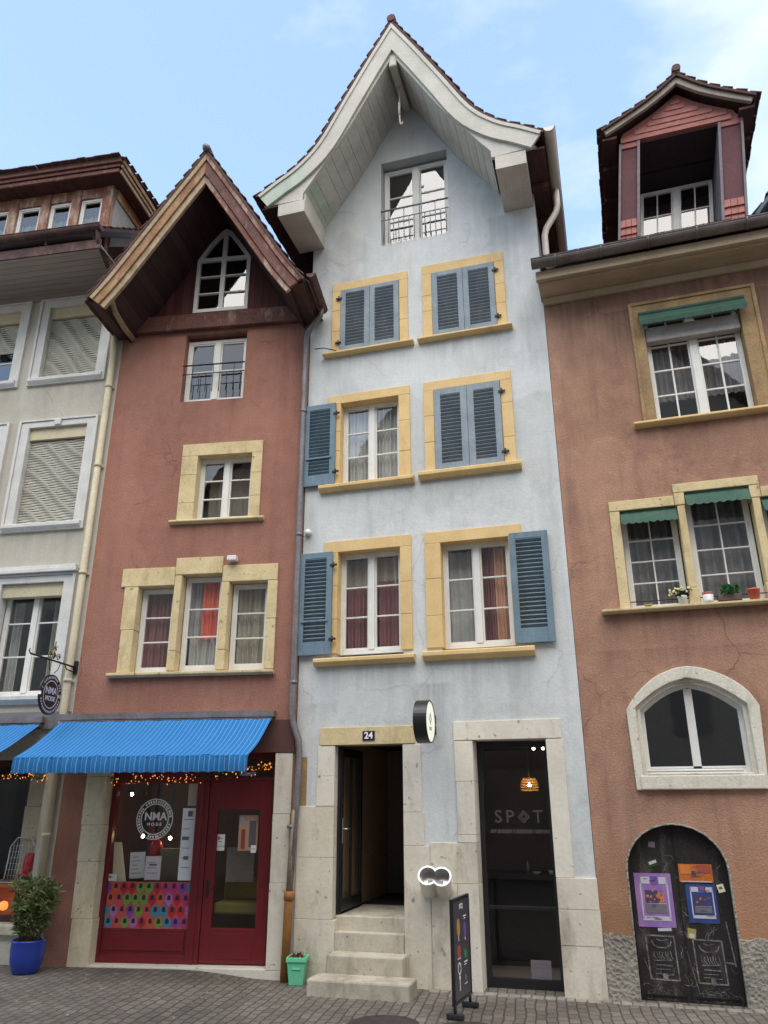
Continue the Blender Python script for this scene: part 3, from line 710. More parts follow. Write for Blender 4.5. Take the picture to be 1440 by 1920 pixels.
# shop door on the right
sd = MB(); y = .27
sd.box(2.352, 2.41, y, y + .06, -.02, 2.69).box(3.185, 3.233, y, y + .06, -.02, 2.69).box(2.41, 3.185, y, y + .06, -.02, .10).box(2.41, 3.185, y, y + .06, 2.62, 2.69)
sd.box(2.41, 3.185, y + .005, y + .055, .80, .84)
sdo = sd.build('shop_door', 'black', BH, bevel=.003); sdo['label'] = 'black glazed shop door with frosted lettering'
g = MB(); g.face([(2.41, y + .03, .10), (3.185, y + .03, .10), (3.185, y + .03, 2.62), (2.41, y + .03, 2.62)]); g.build('pane', 'shopglass', sdo)
tx = MB()
def fz(cx, cz, yy): return lambda a, b, d: (cx + a, yy - d, cz + b)
for ch, cx in (('S', 2.575), ('P', 2.715), ('T', 3.055)): text_mb(tx, ch, .205, fz(cx, 1.81, y + .02), bold=.002)
for q in (.075, .045):   # diamond standing in for the O
    k = q - .018; c0 = (2.885, 1.815)
    tx.plate([[(c0[0], c0[1] - q), (c0[0] + q, c0[1]), (c0[0], c0[1] + q), (c0[0] - q, c0[1])], [(c0[0], c0[1] - k), (c0[0] + k, c0[1]), (c0[0], c0[1] + k), (c0[0] - k, c0[1])]], y + .018, y + .02)
x = 2.47
while x < 3.17:
    w_ = random.uniform(.012, .03); tx.box(x, x + w_, y + .018, y + .02, 1.625 + random.uniform(0, .008), 1.672); x += w_ + random.choice((.004, .004, .005, .014))
tx.build('lettering', 'letter_frost', sdo)
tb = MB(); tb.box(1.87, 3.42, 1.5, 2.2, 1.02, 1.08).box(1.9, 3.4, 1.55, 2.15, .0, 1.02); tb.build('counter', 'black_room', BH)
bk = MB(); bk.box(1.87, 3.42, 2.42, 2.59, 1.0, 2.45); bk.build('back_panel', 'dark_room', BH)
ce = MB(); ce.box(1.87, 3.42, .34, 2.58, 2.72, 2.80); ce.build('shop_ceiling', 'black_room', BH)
# roof
BC = 1.66
half = smooth([(0, 14.33), (.45, 13.55), (.9, 12.72), (1.3, 11.98), (1.66, 11.60), (2.0, 11.385), (2.29, 11.19)], 4)
t = MB(); d_ = MB()
for sg in (-1, 1):
    path = [(BC + sg * a, -.985, b - .06) for a, b in half]
    tile_slope(t, path, (0, 1, 0), 7.6); deck(d_, path, (0, 1, 0), 7.6, .04)
t.tube([(BC, -1.0, 14.30), (BC, 6.6, 14.30)], .075, 8)
rb = d_.build('roof', 'dark_wood', BH); t.build('tiles', 'tile', rb)
o = MB(); band(o, half, BC, 1, .09, .37, -.97, -.925); band(o, half, BC, -1, .09, .37, -.97, -.925, 0, 1.45); o.build('barge_board', 'cream_wood', BH, bevel=.006)
o = MB(); band(o, half, BC, -1, .09, .37, -.968, -.925, 1.45, 9); gb = o.build('barge_board', 'green_wood', BH, bevel=.006); gb['label'] = 'mossy lower end of the left barge board'
o = MB()
for sg in (-1, 1): band(o, half, BC, sg, .075, .13, -.99, -.971)
o.build('verge_strip', 'cream_wood', BH)
# inner board down to the curved soffit line
LPF = smooth([(0, 13.50), (.335, 12.90), (.78, 12.09), (1.2, 11.46), (1.49, 11.03)], 4)
o = MB()
up = offset_half(half, .30)
for sg in (-1, 1):
    lp = [(BC + sg * a, b) for a, b in up] + [(BC + sg * 2.16, 10.93), (BC + sg * 1.50, 10.90)] + [(BC + sg * a, b) for a, b in reversed(LPF)]
    q = [lp[0]]
    for p in lp[1:]:
        if (Vector(p) - Vector(q[-1])).length > 1e-3: q.append(p)
    o.plate([q], -.923, -.865)
o.build('inner_barge_board', 'cream_wood', BH, bevel=.005)
def along_poly(P, d):
    for a, b in zip(P, P[1:]):
        a, b = Vector(a), Vector(b); l = (b - a).length
        if d <= l: return a + (b - a) * d / l
        d -= l
    return Vector(P[-1])
for sg in (-1, 1):
    o = MB(); og = MB(); ln = sum((Vector(b) - Vector(a)).length for a, b in zip(LPF, LPF[1:])); s_ = .03
    while s_ < ln - .02:
        w_ = min(random.choice((.19, .23, .27)), ln - s_)
        A = along_poly(LPF, s_ + .004); B = along_poly(LPF, s_ + w_ - .004); lift = random.uniform(.004, .012)
        A = Vector((BC + sg * A.x, 0, A.y + lift)); B = Vector((BC + sg * B.x, 0, B.y + lift)); f = Vector((0, -.862, 0)); k_ = Vector((0, 0, .03))
        (og if (sg == -1 and s_ > ln - .55) else o).hexa([A + f, B + f, B, A, A + f + k_, B + f + k_, B + k_, A + k_]); s_ += w_
    o.build('soffit_boards', 'soffit_wood', BH, bevel=.003)
    if sg == -1:
        ob_ = og.build('soffit_boards', 'green_wood', BH, bevel=.003); ob_['label'] = 'mossy soffit boards at the left foot of the gable'
o = MB(); o.box(-.25, .20, -.925, 0, 10.67, 10.70).box(-.25, .20, -.925, -.895, 10.70, 10.90).box(.175, .20, -.895, 0, 10.70, 11.06).box(-.25, -.225, -.895, 0, 10.70, 11.1)
o.build('purlin_box', 'cream_wood', BH, bevel=.005)
o = MB(); o.box(3.21, 3.66, -.925, 0, 10.66, 10.69).box(3.21, 3.66, -.925, -.895, 10.69, 10.90).box(3.21, 3.235, -.895, 0, 10.69, 11.06).box(3.635, 3.66, -.895, 0, 10.69, 11.1)
o.box(3.30, 3.31, -.926, -.0, 10.655, 10.66).box(3.55, 3.56, -.926, 0, 10.655, 10.66)
o.build('purlin_box', 'cream_wood', BH, bevel=.005)
o = MB(); o.box(1.595, 1.725, -.935, .02, 13.26, 13.50); o.build('ridge_beam', 'cream_wood', BH, bevel=.03)
o = MB(); o.tube([(1.665, -.52, 13.28), (1.665, -.52, 12.55), (1.675, -.52, 12.44), (1.70, -.52, 12.42), (1.715, -.52, 12.46)], .013, 8); o.tube([(1.66, -.52, 12.9), (1.66, -.52, 12.62)], .022, 8)
o.build('hoist_hook', 'white_pipe', BH)
o = MB(); o.box(3.66, 3.93, -.86, 6, 10.92, 10.96)
for k in range(7): o.box(3.68, 3.92, -.2 + k * .8, -.1 + k * .8, 10.82, 10.922)
o.build('eaves_boards', 'dark_wood', BH)
o = MB(); o.box(-.55, -.255, -.86, 6, 10.92, 10.96)
for k in range(7): o.box(-.5, -.26, -.2 + k * .8, -.1 + k * .8, 10.82, 10.922)
o.build('eaves_boards', 'dark_wood', BH)
o = MB(); gutter(o, (4.02, -.99, 11.17), (4.02, 6.2, 11.17), .085); gu = o.build('gutter', 'white_pipe', BH)
MB().tube([(4.02, .22, 11.09), (4.02, .22, 10.78), (3.99, .22, 10.66), (3.82, .18, 10.35), (3.785, .16, 10.2), (3.78, .15, 9.9), (3.78, .15, 9.0)], .05, 12).build('downpipe', 'white_pipe', gu)
# number plate and cable marks
pl = MB(); pl.box(.927, 1.089, -.034, -.022, 2.727, 2.845); text_mb(pl, '24', .115, fz(1.008, 2.786, -.0345), m=1, bold=.003)
pl.build('number_plate', ['plaque', 'letter_white'], BH)
MB().lathe([(.001, 0), (.035, .004), (.05, .03), (.045, .06), (.02, .078), (.001, .08)], (.083, -.001, 5.636), 16, M_=Matrix.Rotation(R_(90), 4, 'X')).build('sensor_dome', 'white', BH)

# ================================================================== RED HOUSE
A_R = R_(8.7)
RH = thing('red_house', 'narrow brick red house with a dark timber gable above a red shopfront', 'house', (0, 0, 0), A_R)
gwin = [(-2.03, 9.63), (-1.09, 9.63), (-1.09, 10.70), (-1.30, 11.02), (-1.47, 11.27), (-1.56, 11.32), (-1.64, 11.27), (-1.84, 11.02), (-2.03, 10.70)]
TRI = [(-2.42, -1.90, 3.70, 4.93), (-1.765, -1.19, 3.715, 5.08), (-1.045, -.50, 3.72, 4.95)]
trih = [(-2.45, 3.66), (-.47, 3.66), (-.47, 4.98), (-1.10, 4.98), (-1.10, 5.11), (-1.83, 5.11), (-1.83, 4.96), (-2.45, 4.96)]
MB().plate([[(-3.196, -.3), (-.012, -.3), (-.012, 9.26), (-3.196, 9.26)], rect(-2.09, -1.06, 7.955, 9.2), rect(-1.735, -.81, 5.90, 7.01), trih, rect(-2.60, -.25, -.25, 2.64)], 0, .3).build('wall', 'red', RH)
shell(RH, -3.19, -.02, 6.5, 9.25, 'red', (.1, 3.3, 5.5, 7.6, 9.3))
w = window(RH, -2.085, -1.065, 7.96, 9.14, yf=.12, rows=2, fw=.055, mull=.10, label='white attic window with an iron guard rail')
railing(w, -2.09, -1.06, 8.60, 8.44, 8.10, -.02, 9, 'iron', .0075)
w = window(RH, -1.70, -.84, 5.935, 6.985, yf=.14, rows=3, label='small white window in a sandstone surround')
curtain(w, -1.66, -.88, 6.0, 6.95, .5, 'curtain_beige', 6)
casing_blocks(w, -1.70, -.84, 5.935, 6.985, -1.955, -.68, 7.185, 'sand', joints=(.3, .66)); sill(w, -2.05, -.60, 5.86, 5.93, 'sand', y0=-.08)
for k, (u0, u1, z0, z1) in enumerate(TRI):
    w = window(RH, u0, u1, z0, z1, yf=.14, rows=3, leaves=1, fw=.045, label='one light of the triple sandstone window')
    if k == 0: curtain(w, u0 + .05, u1 - .03, z0 + .05, z1, .25, 'curtain_red', 7)
    if k == 1: curtain(w, u0 + .24, u1 - .06, z0 + .46, z1, .24, 'curtain_bright', 4); curtain(w, u0 + .05, u1 - .03, z0 + .05, z0 + .50, .27, 'curtain', 8); curtain(w, u0 + .04, u0 + .26, z0 + .5, z1, .30, 'curtain', 3)
    if k == 2: curtain(w, u0 + .05, u1 - .03, z0 + .05, z1, .26, 'curtain_beige', 6)
ts = MB()
def blk(x0, x1, z0, z1, y0=-.03): ts.box(x0 + .003, x1 - .003, y0 + random.uniform(-.004, .004), .2, z0 + .003, z1 - .003)
blk(-2.70, -1.885, 4.935, 5.215); blk(-1.885, -1.172, 5.085, 5.345, -.036); blk(-1.172, -.35, 4.955, 5.205)
blk(-2.62, -2.425, 3.69, 4.3); blk(-2.64, -2.425, 4.3, 4.935); blk(-.495, -.35, 3.7, 4.4); blk(-.495, -.345, 4.4, 4.955)
blk(-1.895, -1.77, 3.7, 3.98); blk(-1.885, -1.775, 3.98, 5.085); blk(-1.185, -1.05, 3.7, 3.98); blk(-1.18, -1.055, 3.98, 4.955)
ts.build('window_surround', 'sand', RH, bevel=.008)
s_ = MB(); s_.plate([[(.16, 3.63), (-.05, 3.625), (-.09, 3.65), (-.09, 3.685), (.16, 3.70)]], -2.735, -.34, f=lambda u, v, a: (a, u, v)); s_.build('sill', 'sand', RH, bevel=.006)
# timber gable
RC = -1.57
rhalf = smooth([(0, 12.02), (.7, 10.90), (1.3, 9.92), (1.52, 9.58), (1.72, 9.31)], 3)
MB().plate([[(-3.02, 9.56), (-.10, 9.56), (-.25, 9.66), (RC, 11.78), (-2.9, 9.66)], gwin], .02, .09).build('timber_wall', 'boards', RH)
def poly_in(poly, d):
    n = len(poly); out = []
    for i in range(n):
        p = Vector(poly[i]); a = (p - Vector(poly[i - 1])).normalized(); b = (Vector(poly[(i + 1) % n]) - p).normalized()
        na = Vector((-a.y, a.x)); nb = Vector((-b.y, b.x)); m_ = (na + nb).normalized(); k = d / max(.3, m_.dot(na))
        out.append((p.x + m_.x * k, p.y + m_.y * k))
    return out
def arch_window(house, poly, yf, fw, boxes, label, glass='glass'):
    mb = MB(); inn = poly_in(poly, fw); mb.plate([poly, inn], yf, yf + .06)
    for b in boxes: mb.box(b[0], b[1], yf + .004, yf + .056, b[2], b[3])
    w = mb.build('window', 'white', house, bevel=.003); w['label'] = label
    mb = MB(); pp = poly_in(poly, fw * .6); tr = tessellate_polygon([[Vector((p[0], p[1], 0)) for p in pp]])
    V = [mb.bm.verts.new((p[0], yf + .032, p[1])) for p in pp]
    for q in tr: mb.bm.faces.new([V[i] for i in q])
    mb.build('pane', glass, w); return w
gw = arch_window(RH, [(a, b) for a, b in gwin], .0, .065, [(-1.60, -1.52, 9.69, 10.66), (-1.60, -1.52, 10.73, 11.26), (-1.965, -1.155, 10.66, 10.73), (-1.965, -1.60, 10.33, 10.352), (-1.52, -1.155, 10.33, 10.352), (-1.965, -1.60, 9.99, 10.012), (-1.52, -1.155, 9.99, 10.012)], 'pointed white gable window')
MB().plate([[(-3.0, 9.5), (-.15, 9.5), (RC, 11.72)]], 1.6, 1.66).build('attic_room', 'dark_room', RH)
MB().box(-3.05, -.06, -.09, .25, 9.262, 9.555).build('tie_beam', 'redbrown_wood', RH, bevel=.012)
o = MB()
for sg in (-1, 1): o.beam((RC + sg * 1.36, -.05, 9.60), (RC + sg * .10, -.05, 11.50), .08, .12, up=(0, 1, 0))
o.build('brace', 'dark_wood', RH, bevel=.006)
t = MB(); d_ = MB()
for sg in (-1, 1):
    path = [(RC + sg * a, -1.125, b - .05) for a, b in rhalf]
    tile_slope(t, path, (0, 1, 0), 7.2); deck(d_, path, (0, 1, 0), 7.2, .04)
t.tube([(RC, -1.14, 11.98), (RC, 6, 11.98)], .07, 8)
rr = d_.build('roof', 'dark_wood', RH); t.build('tiles', 'tile', rr)
MB().lathe([(.001, -.04), (.05, -.03), (.062, .01), (.05, .06), (.001, .08)], (RC, -1.13, 11.98), 12, M_=Matrix.Rotation(R_(90), 4, 'X')).build('ridge_cap', 'zinc', rr)
o = MB(); band(o, rhalf, RC, -1, .06, .14, -1.115, -1.06); o.build('barge_board', 'pale_wood', RH, bevel=.005)
o = MB(); band(o, rhalf, RC, -1, .145, .27, -1.09, -1.045); x_ = o.build('barge_board', 'gold_wood', RH, bevel=.005); x_['label'] = 'orange board of the left verge'
o = MB(); band(o, rhalf, RC, -1, .275, .37, -1.06, -1.0); o.build('barge_board', 'pale_wood', RH, bevel=.005)
o = MB(); band(o, rhalf, RC, 1, .06, .13, -1.115, -1.06); o.build('barge_board', 'peel_wood', RH, bevel=.005)
o = MB(); band(o, rhalf, RC, 1, .135, .28, -1.09, -1.045); o.build('barge_board', 'redbrown_wood', RH, bevel=.005)
o = MB(); band(o, rhalf, RC, 1, .285, .36, -1.06, -1.0); o.build('barge_board', 'peel_wood', RH, bevel=.005)
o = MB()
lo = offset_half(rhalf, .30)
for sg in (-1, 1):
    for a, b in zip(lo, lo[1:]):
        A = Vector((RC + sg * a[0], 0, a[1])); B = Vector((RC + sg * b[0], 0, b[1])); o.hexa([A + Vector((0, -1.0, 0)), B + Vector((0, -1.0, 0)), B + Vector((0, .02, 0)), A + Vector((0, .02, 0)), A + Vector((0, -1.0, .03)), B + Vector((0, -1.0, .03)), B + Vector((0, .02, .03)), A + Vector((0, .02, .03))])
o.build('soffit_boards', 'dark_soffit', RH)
for sg in (-1, 1):
    o = MB(); xa, xb = sorted((RC + sg * 1.45, RC + sg * 1.68)); o.box(xa, xb, -1.04, 3, 9.205, 9.237)
    xa, xb = sorted((RC + sg * 1.655, RC + sg * 1.70)); o.box(xa, xb, -1.06, 3, 9.236, 9.36)
    o.build('eaves_boards', 'dark_wood', RH)
MB().tube([(RC - 1.36, -1.0, 9.27), (RC - 1.40, -.75, 9.20), (RC - 1.42, -.4, 9.17), (RC - 1.42, -.04, 9.165)], .045, 8).build('eaves_trim', 'pale_wood', RH)
o = MB(); gutter(o, (RC + 1.80, -1.08, 9.36), (RC + 1.80, -.15, 9.36), .07); o.beam((RC + 1.68, -.55, 9.3), (RC + 1.88, -.55, 9.33), .03, .03)
gu = o.build('gutter', 'rust_gutter', RH)
rg = MB(); rg.tube([(RC + 1.80, -.28, 9.30), (RC + 1.78, -.24, 9.2), (RC + 1.60, -.13, 9.06), (RC + 1.525, -.085, 8.93), (RC + 1.52, -.08, 8.7), (RC + 1.52, -.08, 3.10), (RC + 1.535, -.08, 2.98), (RC + 1.62, -.09, 2.75), (RC + 1.635, -.09, 2.6), (RC + 1.62, -.085, 2.0), (RC + 1.565, -.08, .95)], .043, 12)
for z in (7.6, 5.6, 3.5, 1.7): rg.tube([(RC + 1.525 + (.03 if z < 2 else 0), -.08, z - .02), (RC + 1.525 + (.03 if z < 2 else 0), -.08, z + .02)], .05, 12)
dp = rg.build('downpipe', 'zinc', RH)
MB().tube([(RC + 1.607, -.084, 1.9), (RC + 1.585, -.082, 1.45), (RC + 1.567, -.081, .96)], .0445, 12).build('pipe_section', 'mottled_pipe', dp)
MB().tube([(RC + 1.566, -.08, .97), (RC + 1.565, -.08, .9), (RC + 1.545, -.08, .0)], .055, 12).tube([(RC + 1.566, -.08, .87), (RC + 1.566, -.08, .97)], .066, 12).build('standpipe', 'ochre_pipe', dp)
# ground floor of the red house: piers, shaded wall strip, shopfront
stones(RH, [(-2.865, -2.565, 1.72, 2.32), (-2.855, -2.56, 1.28, 1.72), (-2.845, -2.555, .62, 1.28), (-2.825, -2.54, -.1, .62), (-2.865, -2.565, 2.32, 2.6)], 'stone_warm', 'shopfront_pier', jit=.004)
stones(RH, [(-.27, -.035, 1.85, 2.60), (-.275, -.045, 1.05, 1.85), (-.28, -.055, .1, 1.05), (-.285, -.06, -.1, .1)], 'stone', 'shopfront_pier', jit=.004)
MB().box(-3.0, -.02, -.03, .05, 2.605, 3.02).build('fascia_board', 'wall_shade', RH)  # strip of red wall with the awning's shade put into its colour
MB().box(-2.56, -.28, -.02, .3, -.1, .11).build('threshold', 'stone', RH, bevel=.01)
sf = MB(); y = .16
sf.box(-2.558, -2.50, y, y + .08, .11, 2.63).box(-1.365, -1.195, y - .01, y + .08, .11, 2.63).box(-.335, -.282, y, y + .08, .11, 2.63)
sf.box(-2.50, -1.365, y, y + .08, 2.24, 2.63).box(-2.50, -1.365, y + .02, y + .08, .11, .485).box(-2.50, -1.365, y - .005, y + .02, .11, .21).box(-2.46, -1.40, y + .008, y + .02, .25, .45)
sf.box(-1.195, -.335, y, y + .08, 2.26, 2.30).box(-1.195, -.335, y, y + .08, 2.55, 2.63).box(-1.30, -1.26, y - .02, y - .01, .11, 2.6)
sh = sf.build('shopfront', 'shopred', RH, bevel=.004)
g = MB(); g.face([(-2.50, y + .05, .485), (-1.365, y + .05, .485), (-1.365, y + .05, 2.24), (-2.50, y + .05, 2.24)]); g.build('pane', 'shopglass', sh)
g = MB(); g.face([(-1.195, y + .05, 2.30), (-.335, y + .05, 2.30), (-.335, y + .05, 2.55), (-1.195, y + .05, 2.55)]); g.build('pane', 'shopglass', sh)
lg = MB(); lc = (-1.945, 1.785); n_ = 48
ring = lambda r: [(lc[0] + r * math.cos(2 * math.pi * k / n_), lc[1] + r * math.sin(2 * math.pi * k / n_)) for k in range(n_)]
lg.plate([ring(.255), ring(.243)], y + .044, y + .046); lg.plate([ring(.195), ring(.183)], y + .044, y + .046)
for k in range(40):       # the ring of small letters, too small to read
    a = 2 * math.pi * k / 40 + random.uniform(-.02, .02)
    if random.random() < .88: lg.obox((lc[0] + .219 * math.cos(a), y + .045, lc[1] + .219 * math.sin(a)), Vector((-math.sin(a), 0, math.cos(a))) * random.uniform(.008, .013), (0, .001, 0), Vector((math.cos(a), 0, math.sin(a))) * random.uniform(.010, .017))
text_mb(lg, 'NMA', .14, fz(lc[0] + .01, lc[1] + .03, y + .045), bold=.003); text_mb(lg, 'M O D E', .055, fz(lc[0], lc[1] - .065, y + .045), bold=.001)
lg.build('window_logo', 'letter_white', sh)
dd = MB(); dd.box(-1.19, -1.06, y + .005, y + .06, .125, 2.255).box(-.485, -.34, y + .005, y + .06, .125, 2.255).box(-1.06, -.485, y + .005, y + .06, .125, .515).box(-1.06, -.485, y + .005, y + .06, 1.90, 2.255)
dd.box(-1.02, -.52, y - .002, y + .005, .18, .46)
do = dd.build('shop_door', 'shopred', RH, bevel=.004); do['label'] = 'dark red glazed shop door'
g = MB(); g.face([(-1.06, y + .035, .515), (-.485, y + .035, .515), (-.485, y + .035, 1.90), (-1.06, y + .035, 1.90)]); g.build('pane', 'shopglass', do)
h = MB(); h.box(-1.15, -1.12, y - .004, y + .006, .86, 1.06).tube([(-1.135, y - .004, .98), (-1.135, y - .05, .98), (-1.05, y - .05, .975)], .010, 8); h.build('handle', 'iron', do)
pf = MB()   # coloured pattern film on the lower glass: rows of gabled shapes with dark arches
fx0, fx1, fz0, fz1 = -2.495, -1.37, .49, 1.03
cols_, rows_ = 10, 4; cw_ = (fx1 - fx0) / cols_; ch_ = (fz1 - fz0) / rows_
pf.box(fx0, fx1, y + .040, y + .045, fz0, fz1, 7)
for r in range(rows_):
    for c in range(-1, cols_ + 1):
        x0 = fx0 + (c + (.5 if r % 2 else 0)) * cw_; zc = fz0 + (r + .45) * ch_; q = .5
        pts = [(x0 + cw_ * .5, zc - ch_ * .62), (x0 + cw_ * .98, zc - ch_ * .1), (x0 + cw_ * .92, zc + ch_ * .35), (x0 + cw_ * .5, zc + ch_ * .60), (x0 + cw_ * .08, zc + ch_ * .35), (x0 + cw_ * .02, zc - ch_ * .1)]
        pts = [(min(max(a, fx0), fx1), min(max(b, fz0), fz1)) for a, b in pts]
        if max(p[0] for p in pts) - min(p[0] for p in pts) < cw_ * .45: continue
        pp = [pts[0]]
        for p in pts[1:]:
            if (abs(p[0] - pp[-1][0]) + abs(p[1] - pp[-1][1])) > 1e-4: pp.append(p)
        try: pf.plate([pp], y + .036, y + .0399, m=random.randrange(8), back=False)
        except Exception: pass
        a = x0 + cw_ * .5
        if fx0 < a - .025 and a + .025 < fx1:
            pf.plate([[(a - .023, zc + .0), (a + .023, zc + .0), (a + .021, zc + .045), (a, zc + .062), (a - .021, zc + .045)]], y + .033, y + .0359, m=8, back=False)
pf.build('pattern_film', PAT + [M['film_ink']], sh)
bar = MB(); bar.box(-2.17, -2.10, .55, .60, 1.0, 2.5); bar.build('inner_post', 'shopred', sh)
ri = MB(); ri.box(-2.6, -.3, 1.9, 1.98, .1, 2.9).box(-2.6, -.3, .32, 1.9, 2.72, 2.8); ri.build('shop_room', 'dark_room', RH)
MB().box(-2.50, -1.37, .26, .62, .45, .49).build('display_shelf', 'dark_wood', RH)

# ================================================================== GREY HOUSE (left)
A_G = R_(6.3)
GO = (-3.196 * math.cos(A_R), -3.196 * math.sin(A_R), 0)
GH = thing('grey_house', 'pale grey rendered house with white framed windows and a deep boarded eave', 'house', GO, A_G)
gcols = [-.93, -2.50, -4.07]; hs = []
rows_g = [(3.42, 5.07), (6.02, 7.69), (8.61, 10.02)]
for c in gcols:
    for z0, z1 in rows_g: hs.append(rect(c - .54, c + .54, z0 - .03, z1 + .03))
hs.append(rect(-2.6, -.27, .55, 2.55))
MB().plate([[(-4.9, -.3), (0, -.3), (0, 10.29), (-4.9, 10.29)]] + hs, 0, .3).build('wall', 'grey', GH)
shell(GH, -4.9, -.02, 7, 10.29, 'grey', (.0, 3.2, 5.6, 8.2, 10.2), back=2.2)
for ci, c in enumerate(gcols):
    for ri_, (z0, z1) in enumerate(rows_g):
        w = window(GH, c - .51, c + .51, z0, z1, yf=.17, rows=3, label='white casement window in a moulded white surround')
        o = MB(); top = z1 + (.10 if ri_ < 2 else .14)
        o.plate([rect(c - .65, c + .65, z0 - .10, top), rect(c - .51, c + .51, z0, z1)], -.025, .16)
        o.plate([rect(c - .70, c + .70, z0 - .13, top + .035), rect(c - .653, c + .653, z0 - .103, top + .003)], -.045, .02)
        if ri_ == 0: o.box(c - .72, c + .72, -.10, .02, top + .04, top + .10).box(c - .69, c + .69, -.07, .02, top + .10, top + .15)
        o.build('surround', 'white_trim', w, bevel=.007)
        sill(w, c - .66, c + .66, z0 - .14, z0 - .005, 'white_trim', y0=-.09)
        if ri_ == 1: MB().plate([[(c - .05, top - .09), (c + .05, top - .09), (c + .065, top + .02), (c - .065, top + .02)]], -.06, -.02).build('keystone', 'white_trim', w, bevel=.01)
        bx = MB(); bx.box(c - .505, c + .505, .03, .15, z1 - .20, z1 - .002); bx.build('shutter_box', 'blind_box', w, bevel=.006)
        drop = {(0, 1): z0, (0, 2): z0, (1, 1): z0, (1, 2): z0 + .62}.get((ci, ri_))
        if drop is not None:
            sl = MB(); z = z1 - .22; k = 0
            while z > drop + .02:
                prev = None
                for q in range(25):
                    x = c - .505 + 1.01 * q / 24; wv_ = math.sin(2 * math.pi * (1.9 * (x - c) + (3.1 if ri_ == 1 else 2.3) * z + .35 * math.sin(4 * (x - c))) ) * .010
                    cur = [sl.bm.verts.new(p) for p in ((x, .084 - wv_, z), (x, .078, z - .021), (x, .084 + wv_, z - .0415), (x, .097, z - .021))]
                    if prev:
                        for e in range(4): sl.bm.faces.new((prev[e], cur[e], cur[(e + 1) % 4], prev[(e + 1) % 4]))
                    prev = cur
                z -= .043; k += 1
            sl.build('roller_blind', 'blind', w)
        elif ri_ == 0:
            curtain(w, c - .48, c - .34, z0 + .05, z1 - .2, .36, 'curtain', 3); curtain(w, c + .20, c + .49, z0 + .05, z1 - .2, .36, 'curtain_beige', 5)
# eaves, gutter, roof, dormer
MB().box(-4.9, .02, -1.02, 0, 10.291, 10.315).box(-4.9, .02, -.05, -.002, 10.18, 10.29).build('soffit_boards', 'soffit_grey', GH)
MB().box(-4.9, .02, -1.05, -1.021, 10.25, 10.42).build('fascia_board', 'rust_gutter', GH)
o = MB(); gutter(o, (-4.9, -1.13, 10.60), (.05, -1.13, 10.60), .085)
for k in range(6): o.beam((-.1 - k * .85, -1.05, 10.42), (-.1 - k * .85, -1.05, 10.60), .03, .02, up=(1, 0, 0))
gg = o.build('gutter', 'rust_gutter', GH)
MB().tube([(-.02, -1.12, 10.53), (-.02, -1.05, 10.36), (-.06, -.5, 10.12), (-.10, -.12, 9.95), (-.10, -.07, 9.75)], .036, 10).build('swan_neck', 'rust_gutter', gg)
MB().tube([(-.10, -.07, 9.8), (-.10, -.07, 3.2), (-.10, -.07, .1)], .05, 12).build('downpipe', 'cream_pipe', gg)
o = MB()
for z in (8.3, 6.9, 5.17, 3.6, 1.6): o.tube([(-.10, -.07, z - .025), (-.10, -.07, z + .025)], .06, 12); o.box(-.17, -.03, -.03, .0, z - .02, z + .02)
o.build('pipe_bracket', 'cream_pipe', gg)
t = MB(); d_ = MB(); pth = [Vector((-4.9, 3.4, 14.2)), Vector((-4.9, -1.08, 10.60))]
tile_slope(t, pth, (1, 0, 0), 4.95); deck(d_, pth, (1, 0, 0), 4.95, .05)
rr = d_.build('roof', 'dark_wood', GH); t.build('tiles', 'tile', rr)
dz0, dz1 = 11.05, 12.58
dm = MB()
pos = [-2.58, -1.925, -1.31, -.69]
for p in pos + [-3.24, -3.9]: dm.box(p - .09, p + .09, -.02, .1, dz0, dz1)
for a, b in zip(sorted(pos + [-3.24, -3.9]), sorted(pos + [-3.24, -3.9])[1:]): dm.box(a + .09, b - .09, -.005, .08, 12.36, dz1).box(a + .09, b - .09, -.005, .08, dz0, 11.30)
dmo = dm.build('dormer', 'peel_wood', GH, bevel=.006); dmo['label'] = 'long dormer with peeling red posts'
for a, b in zip(sorted(pos + [-3.24, -3.9]), sorted(pos + [-3.24, -3.9])[1:]):
    w = window(dmo, a + .092, b - .092, 11.302, 12.358, yf=.03, rows=1, leaves=1, fw=.04)
    curtain(w, a + .13, b - .14, 11.35, 12.05, .16, 'curtain_white', 5)
MB().plate([[(.1, 11.3), (1.7, 12.6), (.1, 12.6)]], -.62, -.58, f=lambda u, v, a: (a, u, v)).build('dormer_cheek', 'grey_panel', dmo)
MB().plate([[(.1, 12.36), (1.45, 12.36), (1.45, 12.57), (.1, 12.57)]], -.575, -.55, f=lambda u, v, a: (a, u, v)).build('cheek_board', 'gold_wood', dmo)
o = MB(); o.box(-4.9, -.34, -.28, 2.2, 12.585, 12.63); o.build('dormer_soffit', 'dark_wood', dmo)
o = MB(); o.box(-4.9, -.34, -.32, -.281, 12.57, 12.66).box(-4.9, -.31, -.35, -.321, 12.66, 12.73).box(-4.9, -.28, -.39, -.33, 12.73, 12.83); o.build('dormer_fascia', 'redbrown_wood', dmo, bevel=.01)
o = MB(); o.box(-.34, -.31, -.28, 2.2, 12.57, 12.66).box(-.31, -.28, -.32, 2.2, 12.66, 12.73); o.build('dormer_side_fascia', 'pale_wood', dmo, bevel=.008)
o = MB(); o.box(-.28, -.25, -.33, 2.2, 12.73, 12.82); o.build('dormer_side_fascia', 'gold_wood', dmo, bevel=.008)
t = MB(); tile_slope(t, [(-4.9, 2.2, 13.02), (-4.9, -.42, 12.82)], (1, 0, 0), 4.68); deck(t, [(-4.9, 2.2, 13.02), (-4.9, -.40, 12.825)], (1, 0, 0), 4.66, .02); t.build('dormer_tiles', 'tile', dmo)
